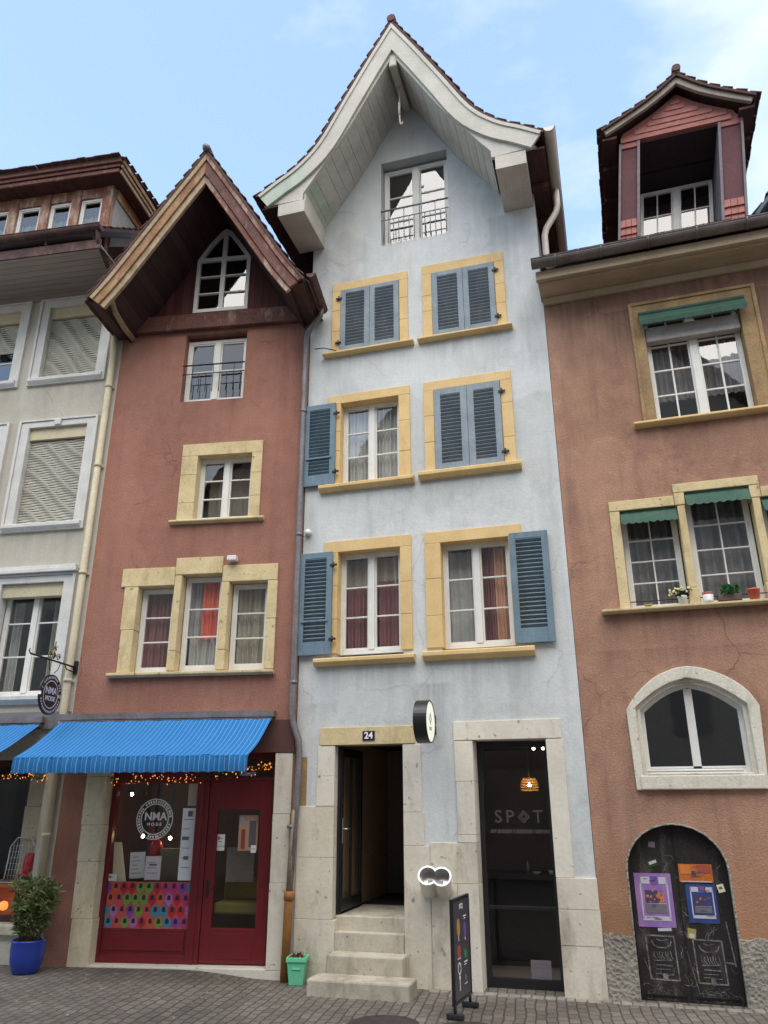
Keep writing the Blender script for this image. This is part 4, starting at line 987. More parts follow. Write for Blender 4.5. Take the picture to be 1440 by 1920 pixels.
# ground floor shop window of the grey house
stones(GH, [(-.86, -.36, 1.95, 2.5), (-.88, -.35, 1.50, 1.95), (-.86, -.36, 1.20, 1.50), (-.88, -.35, .4, 1.20)], 'stone_warm', 'inner_pier', y0=.55, y1=.85)
gs = MB(); gs.box(-2.58, -.275, .10, .16, .55, .63).box(-2.58, -.275, .10, .16, 2.47, 2.55).box(-.32, -.275, .10, .16, .63, 2.47).box(-1.75, -1.69, .10, .16, .63, 2.47)
gso = gs.build('shop_window', 'dark_wood', GH, bevel=.004)
g = MB(); g.face([(-2.58, .13, .63), (-.32, .13, .63), (-.32, .13, 2.47), (-2.58, .13, 2.47)]); g.build('pane', 'shopglass', gso)
MB().box(-2.6, -.34, .17, .54, .945, .98).box(-2.6, -.34, .42, .45, .56, .944).build('display_table', 'cloth_orange', GH, bevel=.004)
MB().box(-2.6, -.25, -.06, .16, .42, .54).build('shop_sill', 'stone_dirty', GH, bevel=.01)
MB().box(-3.3, -.02, -.06, .0, 2.95, 3.18).build('shop_fascia', 'zinc', GH)

# ================================================================== BROWN HOUSE (right)
A_K = R_(-.7); KO = (3.682, 0, 0)
KH = thing('red_brown_house', 'wide red brown house with green window awnings and a hoist dormer', 'house', KO, A_K)
arch_in = [(.68, 2.285), (1.80, 2.285)] + smooth([(1.80, 3.0), (1.62, 3.14), (1.43, 3.242), (1.24, 3.292)], 4) + smooth([(1.24, 3.292), (1.05, 3.242), (.86, 3.14), (.68, 3.0)], 4)[1:]
arch_out = [(.545, 2.105), (1.93, 2.105)] + smooth([(1.975, 3.0), (1.86, 3.19), (1.62, 3.37), (1.26, 3.478), (.92, 3.385), (.67, 3.19), (.525, 3.0)], 4)
def door_arch(x0, x1, zs, zt, n=14, z0=-.25):
    c = (x0 + x1) / 2; r = (x1 - x0) / 2
    return [(x0, z0), (x1, z0)] + [(c + r * math.cos(math.pi * k / n), zs + (zt - zs) * math.sin(math.pi * k / n)) for k in range(n + 1)]
KW2 = [(.72, 1.40, 4.20, 5.49), (1.525, 2.27, 4.20, 5.66), (2.395, 3.075, 4.20, 5.49)]
k2h = [(.70, 4.18), (3.095, 4.18), (3.095, 5.51), (2.29, 5.51), (2.29, 5.68), (1.505, 5.68), (1.505, 5.51), (.70, 5.51)]
MB().plate([[(0.004, -.3), (5.6, -.3), (5.6, 8.885), (0.004, 8.885)], rect(1.31, 2.58, 6.67, 8.42), k2h, poly_in(arch_in, -.066), door_arch(.345, 1.40, 1.27, 1.745),
            rect(3.75, 4.95, 6.67, 8.42), rect(3.6, 4.9, .0, 2.3)], 0, .3).build('wall', 'brown', KH)
shell(KH, .02, 5.6, 7, 8.88, 'brown', (.0, 1.95, 3.7, 6.2, 8.7), back=2.4)
for xa, xb in ((.02, .335), (1.41, 3.58)):
    top_ = [(xa + (xb - xa) * k / 24, .63 + random.uniform(-.035, .03)) for k in range(25)]
    MB().plate([[(xa, -.1), (xb, -.1)] + top_[::-1]], -.012, .05).build('plinth', 'plinth', KH, bevel=.008)
o = MB(); a_ = door_arch(.333, 1.412, 1.27, 1.757, z0=-.1); b_ = door_arch(.352, 1.393, 1.27, 1.738, z0=-.1); o.plate([[a_[0]] + [b_[0]] + b_[2:][::-1] + [b_[1]] + a_[1:]] if False else [a_[2:] + [a_[0]] + [b_[0]] + b_[2:][::-1] + [b_[1]] + [a_[1]]], -.006, .10); o.build('door_edging', 'plinth', KH, bevel=.004)
# moulded upper window
for du in (0, 2.44):
    w = window(KH, 1.335 + du, 2.555 + du, 6.70, 8.39, yf=.16, rows=4, cols=2, fw=.04, mull=.10, bar=.024, label='many paned white window under a green awning')
    o = MB(); o.plate([rect(1.165 + du, 2.785 + du, 6.70, 8.56), rect(1.33 + du, 2.56 + du, 6.70, 8.395)], -.018, .2); o.plate([rect(1.155 + du, 2.80 + du, 6.70, 8.575), rect(1.20 + du, 2.75 + du, 6.70, 8.53)], -.04, .01)
    o.build('surround', 'sand_dark', w, bevel=.008)
    sill(w, 1.03 + du, 2.90 + du, 6.62, 6.695, 'ochre', y0=-.12)
    o = MB(); o.box(1.34 + du, 2.55 + du, .02, .15, 7.95, 8.17); o.build('roller_box', 'grey_panel', w, bevel=.006)
    o = MB(); cloth = [(1.27 + du + 1.37 * k / 48, -.16 + .0 * k, 8.14 - .018 * (k % 2)) for k in range(49)]
    for a, b in zip(cloth, cloth[1:]):
        o.face([(a[0], -.05, 8.365), (b[0], -.05, 8.365), (b[0], -.16, 8.20), (a[0], -.16, 8.20)]); o.face([(a[0], -.16, 8.20), (b[0], -.16, 8.20), (b[0], -.155, b[2]), (a[0], -.155, a[2])])
    o.tube([(1.27 + du, -.05, 8.36), (2.64 + du, -.05, 8.36)], .035, 10); o.build('awning', 'green_awning', w)
    curtain(w, 1.38 + du, 2.52 + du, 7.15, 7.95, .32, 'curtain_dim', 14)
# triple window
ks = MB()
def kb(x0, x1, z0, z1, y0=-.03): ks.box(x0 + .003, x1 - .003, y0 + random.uniform(-.003, .003), .2, z0 + .003, z1 - .003)
kb(.585, 1.39, 5.495, 5.635); kb(1.39, 2.40, 5.665, 5.79); kb(2.40, 3.21, 5.495, 5.635); kb(1.39, 1.52, 5.495, 5.665); kb(2.275, 2.40, 5.495, 5.665)
kb(.585, .715, 4.2, 5.495); kb(3.08, 3.21, 4.2, 5.495)
for a, b in ((1.405, 1.52), (2.275, 2.39)): kb(a - .01, b + .01, 4.2, 4.42, -.035); kb(a + .008, b - .008, 4.42, 5.495, -.025)
ks.build('window_surround', 'sand', KH, bevel=.008)
MB().plate([[(.2, 4.16), (-.09, 4.155), (-.12, 4.175), (-.12, 4.2), (.2, 4.21)]], .37, 3.42, f=lambda u, v, a: (a, u, v)).build('sill', 'sand', KH, bevel=.005)
for k, (u0, u1, z0, z1) in enumerate(KW2):
    w = window(KH, u0, u1, z0, z1, yf=.17, rows=4, cols=2, leaves=1, fw=.045, bar=.018, label='leaded light of the triple window')
    o = MB(); n = 60; zt = z1; m_ = 5; V = []
    for j_ in range(m_ + 1):
        t_ = j_ / m_; row = []
        for q in range(n + 1):
            x = u0 + (u1 - u0) * q / n; fold = math.sin(q * .62 + j_ * .5) * .012 * t_ + math.sin(q * .21) * .008 * t_
            zz = zt - .20 * t_ - (.018 * abs(math.sin(q * .41)) if j_ == m_ else 0)
            row.append(o.bm.verts.new((x, .02 - .15 * t_ + fold, zz + fold * .5)))
        V.append(row)
    for j_ in range(m_):
        for q in range(n): f_ = o.bm.faces.new((V[j_][q], V[j_][q + 1], V[j_ + 1][q + 1], V[j_ + 1][q])); f_.smooth = True
    o.tube([(u0 + .01, .02, zt - .01), (u1 - .01, .02, zt - .01)], .022, 8); o.build('awning', 'green_awning', w)
    curtain(w, u0 + .05, u1 - .05, z0 + .05, z1 - .05, .31, 'curtain_dim', 6)
    MB().tube([(u0, -.02, z0 + .09), (u1, -.02, z0 + .09)], .007, 6).build('flower_rail', 'iron', w)
# arched window
aw = arch_window(KH, arch_in, .12, .045, [(1.195, 1.285, 2.36, 3.235), (.725, 1.195, 2.335, 2.36), (1.285, 1.755, 2.335, 2.36)], 'pointed arch window of two dark panes')
arch_mid = poly_in(arch_in, -.05)
MB().plate([arch_out, arch_mid], -.035, .2).build('surround', 'stone_pale', aw, bevel=.016)
MB().plate([poly_in(arch_in, -.054), arch_in], .02, .19).build('surround_moulding', 'stone_pale', aw, bevel=.012)
o = MB(); o.box(.60, 1.90, -.06, -.03, 2.11, 2.26); o.build('sill', 'stone_pale', aw, bevel=.01)
MB().tube([(.68, -.02, 2.31), (1.70, -.02, 2.31)], .016, 8).build('window_bar', 'white', aw)
w = window(KH, 3.63, 4.87, .05, 2.25, yf=.15, rows=2, label='ground floor window')
# cellar door
dlp = door_arch(.36, 1.385, 1.27, 1.73, z0=0.0)
o = MB(); o.plate([dlp], .10, .15); cd = o.build('cellar_door', 'graffiti_black', KH); cd['label'] = 'round headed black double door with posters and chalk drawings'
o = MB(); o.box(.862, .868, .094, .0995, .0, 1.72); o.box(.40, .82, .092, .0995, .04, .06).box(.91, 1.34, .092, .0995, .04, .06); o.build('door_strip', 'black_matt', cd)
def stroke(mb, pts, w, yy, m=0):
    for a, b in zip(pts, pts[1:]):
        a, b = Vector(a), Vector(b); d = (b - a); 
        if d.length < 1e-5: continue
        d.normalize(); n_ = Vector((-d.y, d.x)) * w / 2; a2 = a - d * w * .3; b2 = b + d * w * .3
        mb.plate([[tuple(a2 - n_), tuple(b2 - n_), tuple(b2 + n_), tuple(a2 + n_)]], yy - .0012, yy, m=m)
o = MB()
for (x0, x1, z0, z1, sk) in ((.475, .765, .205, .615, -.012), (.955, 1.24, .19, .59, -.01)):
    stroke(o, [(x0, z0), (x1, z0 - .005), (x1 + sk, z1), (x0 + sk, z1 + .005), (x0, z0)], .014, .099)
    c = (x0 + x1) / 2; h = z1 - z0
    stroke(o, [(c - .10, z1 - .05), (c - .085, z1 - .085), (c - .04, z1 - .11), (c + .04, z1 - .11), (c + .085, z1 - .085), (c + .10, z1 - .05)], .012, .0985)
    stroke(o, [(c - .05, z1 - .03), (c, z1 - .045), (c + .06, z1 - .03)], .008, .0985)
    for q in range(7):
        xx = c - .085 + q * .028; stroke(o, [(xx, z1 - .145 - .01 * (q % 2)), (xx + random.uniform(-.012, .012), z1 - .19), (xx + .018, z1 - .215)], .008, .0985)
    stroke(o, [(c - .09, z1 - .235), (c + .09, z1 - .225)], .011, .0985)
    stroke(o, [(c - .07, z1 - .275), (c + .085, z1 - .28)], .013, .0985); stroke(o, [(c - .08, z1 - .315), (c + .06, z1 - .315)], .006, .0985)
    o.box(c - .02, c + .03, .0965, .0985, z0 - .015, z0 + .055); stroke(o, [(c - .09, z0 + .05), (c - .03, z0 + .055)], .007, .0985); stroke(o, [(c + .04, z0 + .045), (c + .09, z0 + .045)], .007, .0985)
o.build('chalk_drawing', 'chalk', cd)
o = MB()
for q in range(70):
    a = random.uniform(.42, 1.32); b = random.choice((random.uniform(.03, .18), random.uniform(.03, .18), random.uniform(.6, .74), random.uniform(1.18, 1.6), random.uniform(.2, 1.2)))
    pts = [(a, b)]; ang = random.random() * 6
    for j in range(random.randint(3, 6)):
        ang += random.uniform(-1.1, 1.1); pts.append((min(1.36, max(.39, pts[-1][0] + .03 * math.cos(ang))), max(.02, pts[-1][1] + .025 * math.sin(ang))))
    if b > 1.25 and (a < .5 or a > 1.22): continue
    stroke(o, pts, random.choice((.002, .003, .004, .006)), .0993)
for (px_, pz_) in ((1.12, .085), (1.18, .085), (1.06, .085), (1.0, .09)):
    stroke(o, [(px_ + .028 * math.cos(t_ * .7), pz_ + .035 * math.sin(t_ * .7)) for t_ in range(9)], .005, .0988)
stroke(o, [(.42, .40), (.48, .24), (.50, .17)], .006, .0992); stroke(o, [(.86, .52), (.90, .34), (.93, .18), (.95, .08)], .006, .0985); stroke(o, [(1.30, .78), (1.33, .48), (1.34, .36)], .012, .0985); stroke(o, [(1.24, .39), (1.33, .385)], .014, .0985)
o.build('graffiti', M['chalk'], cd)
# posters and stickers are things of their own; see below
# eaves and roof
MB().box(-.03, 5.7, -.42, .0, 8.89, 8.97).build('soffit_boards', 'tan_wood', KH, bevel=.006)
o = MB(); o.plate([[(0, 8.80), (-.05, 8.80), (-.10, 8.885), (0, 8.885)]], 0.0, 5.6, f=lambda u, v, a: (a, u, v)); o.box(-.05, 5.7, -.50, -.42, 8.92, 9.06); o.build('cornice', 'tan_wood', KH, bevel=.008)
o = MB(); gutter(o, (-.09, -.585, 9.16), (5.7, -.585, 9.16), .095)
for k in range(9): 
    x = .25 + k * .62; o.tube([(x, -.585 - .101 * math.cos(math.pi * j / 6), 9.16 - .101 * math.sin(math.pi * j / 6)) for j in range(7)], .010, 6)
o.build('gutter', 'gutter', KH)
t = MB(); d_ = MB(); pth = [Vector((0.0, 4.2, 11.85)), Vector((0.0, -.56, 9.22))]
tile_slope(t, pth, (1, 0, 0), 5.7); deck(d_, pth, (1, 0, 0), 5.7, .05)
rr = d_.build('roof', 'dark_wood', KH); t.build('tiles', 'tile', rr)
MB().lathe([(.001, -.02), (.09, .0), (.085, .05), (.05, .10), (.001, .12)], (.17, -.45, 9.17), 14).build('mortar_lump', 'cream_wood', KH)
# hoist dormer
KC = 2.17
kh = smooth([(0, 12.36), (.38, 12.03), (.74, 11.80), (1.09, 11.60)], 3)
t = MB(); d_ = MB()
for sg in (-1, 1):
    path = [(KC + sg * a, -.34, b - .05) for a, b in kh]; tile_slope(t, path, (0, 1, 0), 4.2, w=.15, exp=.105, th=.015, tail=.022); deck(d_, path, (0, 1, 0), 4.2, .04)
t.tube([(KC, -.36, 12.39), (KC, 3.8, 12.39)], .065, 8)
DM = d_.build('hoist_dormer', 'dark_wood', KH); DM['label'] = 'gabled hoist dormer clad in red shingles with an open recess'
t.build('dormer_tiles', 'tile', DM)
o = MB()
for sg in (-1, 1): band(o, kh, KC, sg, .07, .165, -.30, -.24)
o.build('barge_board', 'dull_trim', DM, bevel=.008)
o = MB(); lo = offset_half(kh, .17); gz = 11.39
lp = [(KC - .80, gz), (KC + .90, gz)] + [(KC + a, b) for a, b in reversed(lo) if a < .88] + [(KC - a, b) for a, b in lo if 0 < a < .79]
o.plate([lp], -.10, -.04); gp = o.build('gable_panel', 'shingle', DM)
o = MB()
for r in range(8):
    z = 11.40 + r * .105
    for c in range(14):
        x = KC - .80 + c * .13 + (r % 2) * .07; 
        dx = max(abs(x - KC), abs(x + .13 - KC))
        lim = None
        for a, b in zip(lo, lo[1:]):
            if a[0] <= dx <= b[0]: lim = a[1] + (b[1] - a[1]) * (dx - a[0]) / (b[0] - a[0])
        if lim is None or z + .12 > lim or x + .135 > KC + .9: continue
        o.hexa([(x, -.122, z), (x + .135, -.122 - random.uniform(0, .006), z), (x + .135, -.101, z), (x, -.101, z), (x, -.108, z + .12), (x + .135, -.108, z + .12), (x + .135, -.101, z + .12), (x, -.101, z + .12)])
o.build('shingles', 'shingle', DM)
pz0, pz1 = 9.30, 11.385
for x0, x1, ix in ((1.38, 1.61, 1.61), (2.79, 3.06, 2.79)):
    o = MB(); o.box(x0, x1, -.08, 0, 9.98, 11.30); o.build('post_panel', 'maroon', DM, bevel=.004)
    MB().box(x0 - .01, x1 + .01, -.10, .0, 11.301, 11.388).build('post_head', 'shingle', DM); o = MB()
    for r in range(5):
        for c in range(3):
            w_ = (x1 - x0) / 3; z = 9.3 + r * .135
            o.hexa([(x0 + c * w_, -.115, z), (x0 + (c + 1) * w_ - .006, -.118, z), (x0 + (c + 1) * w_ - .006, -.02, z), (x0 + c * w_, -.02, z), (x0 + c * w_, -.09, z + .145), (x0 + (c + 1) * w_ - .006, -.09, z + .145), (x0 + (c + 1) * w_ - .006, -.02, z + .145), (x0 + c * w_, -.02, z + .145)])
    o.build('shingles', 'shingle', DM)
for xa, xb, yb in ((1.61, 1.65, .80), (2.75, 2.79, .80), (1.345, 1.38, .0), (3.06, 3.095, .0)):
    MB().box(xa, xb, -.12, yb, 9.2, 11.385).build('post_trim', 'grey_trim', DM, bevel=.004)
for xa in (1.37, 3.03): MB().box(xa, xa + .04, .0, 3.4, 9.3, 11.5).build('dormer_cheek', 'dark_wood', DM)
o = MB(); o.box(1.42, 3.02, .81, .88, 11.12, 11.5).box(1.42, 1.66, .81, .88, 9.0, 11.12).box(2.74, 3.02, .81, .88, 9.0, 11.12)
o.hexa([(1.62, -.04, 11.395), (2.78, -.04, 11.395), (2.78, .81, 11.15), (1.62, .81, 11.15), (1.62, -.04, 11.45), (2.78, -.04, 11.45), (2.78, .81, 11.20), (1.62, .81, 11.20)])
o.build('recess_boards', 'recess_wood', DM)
for sg in (-1, 1):
    o = MB(); xa, xb = sorted((KC + sg * .86, KC + sg * 1.07)); o.box(xa, xb, -.24, 3.6, 11.40, 11.44)
    for k in range(5): o.box(xa, xb, .3 + k * .7, .37 + k * .7, 11.33, 11.401)
    o.build('eaves_boards', 'dark_wood', DM)
w = window(DM, 1.66, 2.74, 9.30, 11.12, yf=.75, rows=4, cols=2, fw=.03, mull=.10, bar=.022)
curtain(w, 1.72, 2.68, 9.3, 10.12, .95, 'curtain_white', 12)
MB().box(1.5, 2.9, 1.3, 1.4, 9.0, 11.3).build('recess_back', 'dark_room', DM)
def lean(o):      # the old dormer leans to the right
    for v in o.data.vertices: v.co.x += .115 * (v.co.z - 11.4)
    for c in o.children: lean(c)
lean(DM)
# slate side dormer at the frame edge
o = MB(); sp = [Vector((3.02, .5, 9.98)), Vector((3.90, .5, 11.10))]
tile_slope(o, sp[::-1], (0, 1, 0), 2.6, w=.2, exp=.2); deck(o, sp[::-1], (0, 1, 0), 2.6, .05); tile_slope(o, [Vector((3.90, .5, 11.10)), Vector((4.78, .5, 9.98))], (0, 1, 0), 2.6, w=.2, exp=.2); deck(o, [Vector((3.90, .5, 11.10)), Vector((4.78, .5, 9.98))], (0, 1, 0), 2.6, .05)
sdm = o.build('slate_dormer', 'slate', KH); sdm['label'] = 'small dormer with a steep blue grey slate roof'
o = MB(); o.plate([[(3.2, 9.5), (4.6, 9.5), (3.90, 10.95)]], .62, 2.4); o.build('dormer_front', 'grey_panel', sdm)

# ================================================================== THINGS ON AND BEFORE THE HOUSES
def local(origin, ang, p):
    v = Matrix.Rotation(ang, 3, 'Z') @ Vector(p); return v + Vector(origin)

def ground_z(x, y=0):
    t = max(0, min(1, (-x - .1) / 1.2)); return .09 * t * t * (3 - 2 * t)

def awning(name_label, origin, ang, x0, x1, front, ztop, zval, zbot, slope_out=.12):
    a = thing('awning', name_label, 'awning', local(origin, ang, ((x0 + x1) / 2, 0, ztop)), ang, 'blue striped shop awnings')
    cx_ = (x0 + x1) / 2; h = (x1 - x0) / 2; dz = -ztop
    mb = MB(); nx = int((x1 - x0) / .031) * 2; ny = 6
    V = [[None] * (nx + 1) for _ in range(ny + 1)]
    for j in range(ny + 1):
        t_ = j / ny
        for i in range(nx + 1):
            x = -h + 2 * h * i / nx; sag = -.04 * math.sin(math.pi * t_) * (1 + .35 * math.sin(x * 2.1)) + .006 * math.sin(x * 9 + t_ * 5) * t_ + .004 * math.sin(x * 23 - t_ * 8)
            V[j][i] = mb.bm.verts.new((x, -.12 - (front - .12) * t_, (ztop - .06) * (1 - t_) + zval * t_ + dz + sag))
    for j in range(ny):
        for i in range(nx):
            f = mb.bm.faces.new((V[j][i], V[j][i + 1], V[j + 1][i + 1], V[j + 1][i])); f.smooth = True
    mb.build('cloth', 'awning', a)
    mb = MB(); prev = None
    for i in range(nx + 1):
        x = -h + 2 * h * i / nx; yy = -front - .012 + .012 * math.sin(i * .8) + .006 * math.sin(i * .23)
        zb_ = zbot + .012 * abs(math.sin(i * .35)) + dz
        cur = (mb.bm.verts.new((x, -front - .008, zval + dz + .002)), mb.bm.verts.new((x, yy - .012, (zval + zbot) / 2 + dz)), mb.bm.verts.new((x, yy, zb_)))
        if prev:
            for q in (0, 1):
                f = mb.bm.faces.new((prev[q], cur[q], cur[q + 1], prev[q + 1])); f.smooth = True
        prev = cur
    mb.build('valance', 'awning', a)
    MB().box(-h - .03, h + .03, -.13, .0, -.03, .05).tube([(-h, -.075, -.045), (h, -.075, -.045)], .045, 12).build('case', 'zinc', a)
    MB().tube([(-h, -front, zval + dz - .012), (h, -front, zval + dz - .012)], .012, 8).build('front_bar', 'awning', a)
    for sx in (-h * .82, h * .82):
        MB().tube([(sx, -.08, dz + ztop - .10), (sx + (.5 if sx < 0 else -.5), -front * .5, dz + (ztop + zval) / 2 - .12), (sx, -front + .02, zval + dz - .02)], .018, 8).build('arm', 'zinc', a)
    return a
awning('long striped blue awning over the red shopfront', (0, 0, 0), A_R, -3.30, -.32, 1.06, 3.085, 2.52, 2.325)
awning('blue awning cut off by the left edge, over the grey house shop', GO, A_G, -4.6, -.40, 1.0, 3.06, 2.55, 2.36)

def light_string(label, origin, ang, pts, n, seed):
    rnd = random.Random(seed)
    t_ = thing('fairy_lights', label, 'string lights', local(origin, ang, pts[0]), ang, 'warm fairy lights under the awnings')
    P = [Vector(p) - Vector(pts[0]) for p in pts]
    w = MB(); path = []
    for a, b in zip(P, P[1:]):
        for k in range(14):
            q = a.lerp(b, k / 14); path.append(q + Vector((0, rnd.uniform(-.03, .03), rnd.uniform(-.035, .03))))
    w.tube(path, .006, 5); w.tube([p + Vector((rnd.uniform(-.02, .02), -.02, rnd.uniform(-.05, .04))) for p in path], .006, 5)
    w.build('wire', 'leaf_dark', t_)
    src = None
    for k in range(n):
        q = path[int(rnd.random() * len(path))] + Vector((rnd.uniform(-.05, .05), rnd.uniform(-.05, .02), rnd.uniform(-.065, .045)))
        if src is None:
            mb = MB(); mb.lathe([(.001, -.012), (.008, -.006), (.009, .002), (.005, .010), (.001, .012)], n=6); src = mb.build('bulb', 'bulb_warm', t_, loc=q)
        else:
            c = src.copy(); COL.objects.link(c); c.parent = t_; c.location = q; s_ = rnd.uniform(.45, .9); c.scale = (s_, s_, s_)
    return t_
light_string('string of orange fairy lights across the red shopfront top', (0, 0, 0), A_R, [(-2.50, -.05, 2.30), (-1.9, -.06, 2.28), (-1.2, -.06, 2.30), (-.55, -.06, 2.40), (-.30, -.05, 2.44)], 95, 3)
light_string('string of pale fairy lights left of the cream downpipe', GO, A_G, [(-1.9, -.06, 2.36), (-.9, -.07, 2.33), (-.18, -.07, 2.31)], 60, 5)

# globe lamps in the shop window
gsrc = None
for k, (p, lab) in enumerate((((-2.49, .62, 2.10), 'lit globe bulb high in the left corner of the red shop window'), ((-2.268, .62, 1.56), 'lit globe bulb at the lower left of the window logo'), ((-1.875, .62, 1.535), 'lit globe bulb at the lower right of the window logo'))):
    l = thing('hanging_bulb', lab, 'light bulb', local((0, 0, 0), A_R, p), A_R, 'lit globe bulbs in the red shop window')
    MB().lathe([(.001, -.022), (.014, -.018), (.022, 0), (.014, .018), (.001, .022)], n=14).build('globe', 'bulb_white', l)
    MB().tube([(0, 0, .03), (0, 0, 2.72 - p[2])], .004, 5).tube([(0, 0, .025), (0, 0, .07)], .014, 8).build('cord', 'black', l)

def papers(name, label, cat, x0, x1, z0, z1, yy, mat, lines=0, tilt=0, grp=None, blocks=()):
    mb = MB(); c = Vector(((x0 + x1) / 2, 0, (z0 + z1) / 2)); fine = name == 'poster' and (x1 - x0) > .2
    def P(a, b): 
        v = Matrix.Rotation(tilt, 3, 'Y') @ (Vector((a, 0, b)) - c); return v
    def quad(a0, a1, b0, b1, d0, d1, m):
        q = [P(a0, b0), P(a1, b0), P(a1, b1), P(a0, b1)]
        mb.hexa([v + Vector((0, d1, 0)) for v in q] + [v + Vector((0, d0, 0)) for v in q], m)
    quad(x0, x1, z0, z1, -.002, .001, 0)
    for k in range(lines):
        z = z1 - (z1 - z0) * (k + 1.2) / (lines + 1.5)
        quad(x0 + (x1 - x0) * .14, x0 + (x1 - x0) * random.uniform(.5, .86), z - .0035, z + .0035, -.003, -.0021, 1)
    for (a0, a1, b0, b1, m) in blocks:
        quad(x0 + (x1 - x0) * a0, x0 + (x1 - x0) * a1, z0 + (z1 - z0) * b0, z0 + (z1 - z0) * b1, -.0032 - .0004 * m, -.0021, m)
    if fine:      # small print and mottled picture dabs
        for k in range(9):
            a = random.uniform(.16, .6); b = random.choice((random.uniform(.13, .19), random.uniform(.82, .92), random.uniform(.27, .40)))
            quad(x0 + (x1 - x0) * a, x0 + (x1 - x0) * (a + random.uniform(.06, .22)), z0 + (z1 - z0) * b, z0 + (z1 - z0) * (b + .012), -.0078, -.0070, random.choice((1, 2, 4, 7)))
        for k in range(16):
            a = random.uniform(.28, .72); b = random.uniform(.45, .66); w1 = random.uniform(.02, .07)
            quad(x0 + (x1 - x0) * a, x0 + (x1 - x0) * (a + w1), z0 + (z1 - z0) * b, z0 + (z1 - z0) * (b + w1 * .7), -.0069, -.0066, random.choice((5, 6, 7, 2, 4)))
    o = mb.build(name, [mat, 'ink', 'poster_violet', 'poster_white', 'poster_grey', 'orange_ink', 'rust_ink', 'poster_navy', 'red_plastic'], None)
    return o
def put(o, origin, ang, p): o.location = local(origin, ang, p); o.rotation_euler.z = ang; return o
YG = .16 + .05
def rp(label, x0, x1, z0, z1, mat, lines=0, tilt=0, yy=YG + .01, name='paper_notice', cat='notice', grp=None, blocks=()):
    o = papers(name, label, cat, x0, x1, z0, z1, 0, mat, lines, tilt, blocks=blocks); put(o, (0, 0, 0), A_R, ((x0 + x1) / 2, yy, (z0 + z1) / 2)); return tag(o, label, cat, grp)
g_ = 'papers behind the red shopfront glass'
rp('bluish white sheet standing low in the red shop window', -2.275, -2.065, 1.06, 1.377, 'paper', 5, R_(-3), YG + .10, grp=g_)
rp('pinkish white sheet with a heading, beside the olive box', -2.040, -1.828, 1.045, 1.33, 'paper_pink', 3, 0, YG + .06, grp=g_, blocks=((.25, .75, .6, .68, 1),))
rp('long pale strip of price lists down the right of the shop window', -1.56, -1.375, 1.05, 1.92, 'paper', 6, 0, YG - .004, grp=g_, blocks=((.4, .75, .88, .96, 4), (.1, .6, .55, .60, 4), (.3, .65, .28, .33, 1)))
rp('grey beige sheet above the long price list', -1.505, -1.372, 1.95, 2.225, 'curtain_beige', 0, 0, YG - .004, grp=g_)
rp('small white card at the foot of the cream panel', -2.50, -2.39, 1.035, 1.12, 'paper', 1, 0, YG - .004, grp=g_, blocks=((.1, .3, .4, .7, 6),))
rp('small white opening hours card on the red door glass', -1.055, -.955, 1.46, 1.60, 'paper', 2, 0, YG - .02, grp=g_, blocks=((.1, .3, .55, .8, 8),))
rp('narrow white strip below the card on the red door glass', -1.055, -.955, 1.405, 1.455, 'paper', 0, 0, YG - .02, grp=g_)
rp('faded poster with reddish figures behind the red door glass', -.80, -.54, 1.40, 1.83, 'curtain_peach', 0, 0, YG + .06, grp=g_, blocks=((.05, .3, .75, .95, 3), (.15, .35, .05, .6, 6), (.55, .9, .1, .85, 4), (.6, .85, .55, .9, 3)))
rp('small white label under the poster on the red door', -.60, -.53, 1.38, 1.47, 'paper', 1, 0, YG - .02, grp=g_)
rp('pale strip sticker above the red shop door', -.81, -.59, 2.325, 2.365, 'poster_white', 0, 0, YG - .004, grp=g_)
# cream tapering card
mb = MB(); mb.plate([[(-.065, -.24), (.115, -.24), (.0, .24), (-.10, .24)]], -.01, .01); tag(put(mb.build('display_panel', 'cream_paper'), (0, 0, 0), A_R, (-2.40, YG + .05, 1.26)), 'tall cream tapering panel at the left of the shop window', 'panel')
mb = MB(); mb.box(-.16, .16, -.1, .1, -.19, .19).box(-.165, .165, -.105, .105, .15, .195); tag(put(mb.build('cardboard_box', 'box_olive', bevel=.006), (0, 0, 0), A_R, (-1.73, YG + .25, 1.22)), 'olive brown box between the papers and the price list', 'box')
mb = MB(); mb.lathe([(.001, -.1), (.07, -.095), (.085, 0), (.06, .08), (.025, .1), (.02, .14), (.001, .142)], n=16); tag(put(mb.build('red_vase', 'red_plastic'), (0, 0, 0), A_R, (-2.02, YG + .32, 1.42)), 'red vase standing behind the pinkish sheet', 'vase')
mb = MB(); mb.box(-.42, .42, -.2, .2, 0, .14).box(-.40, .40, .12, .2, .14, .42); tag(put(mb.build('mustard_bench', 'cushion', bevel=.03), (0, 0, 0), A_R, (-.75, .75, .62)), 'mustard upholstered bench seen through the red door', 'bench')
mb = MB(); mb.box(-.19, .19, -.012, .012, 0, .42); tag(put(mb.build('framed_panel', 'curtain_beige', bevel=.004), (0, 0, 0), A_R, (-.86, .62, 1.0)), 'beige panel leaning on the mustard bench behind the door', 'panel')

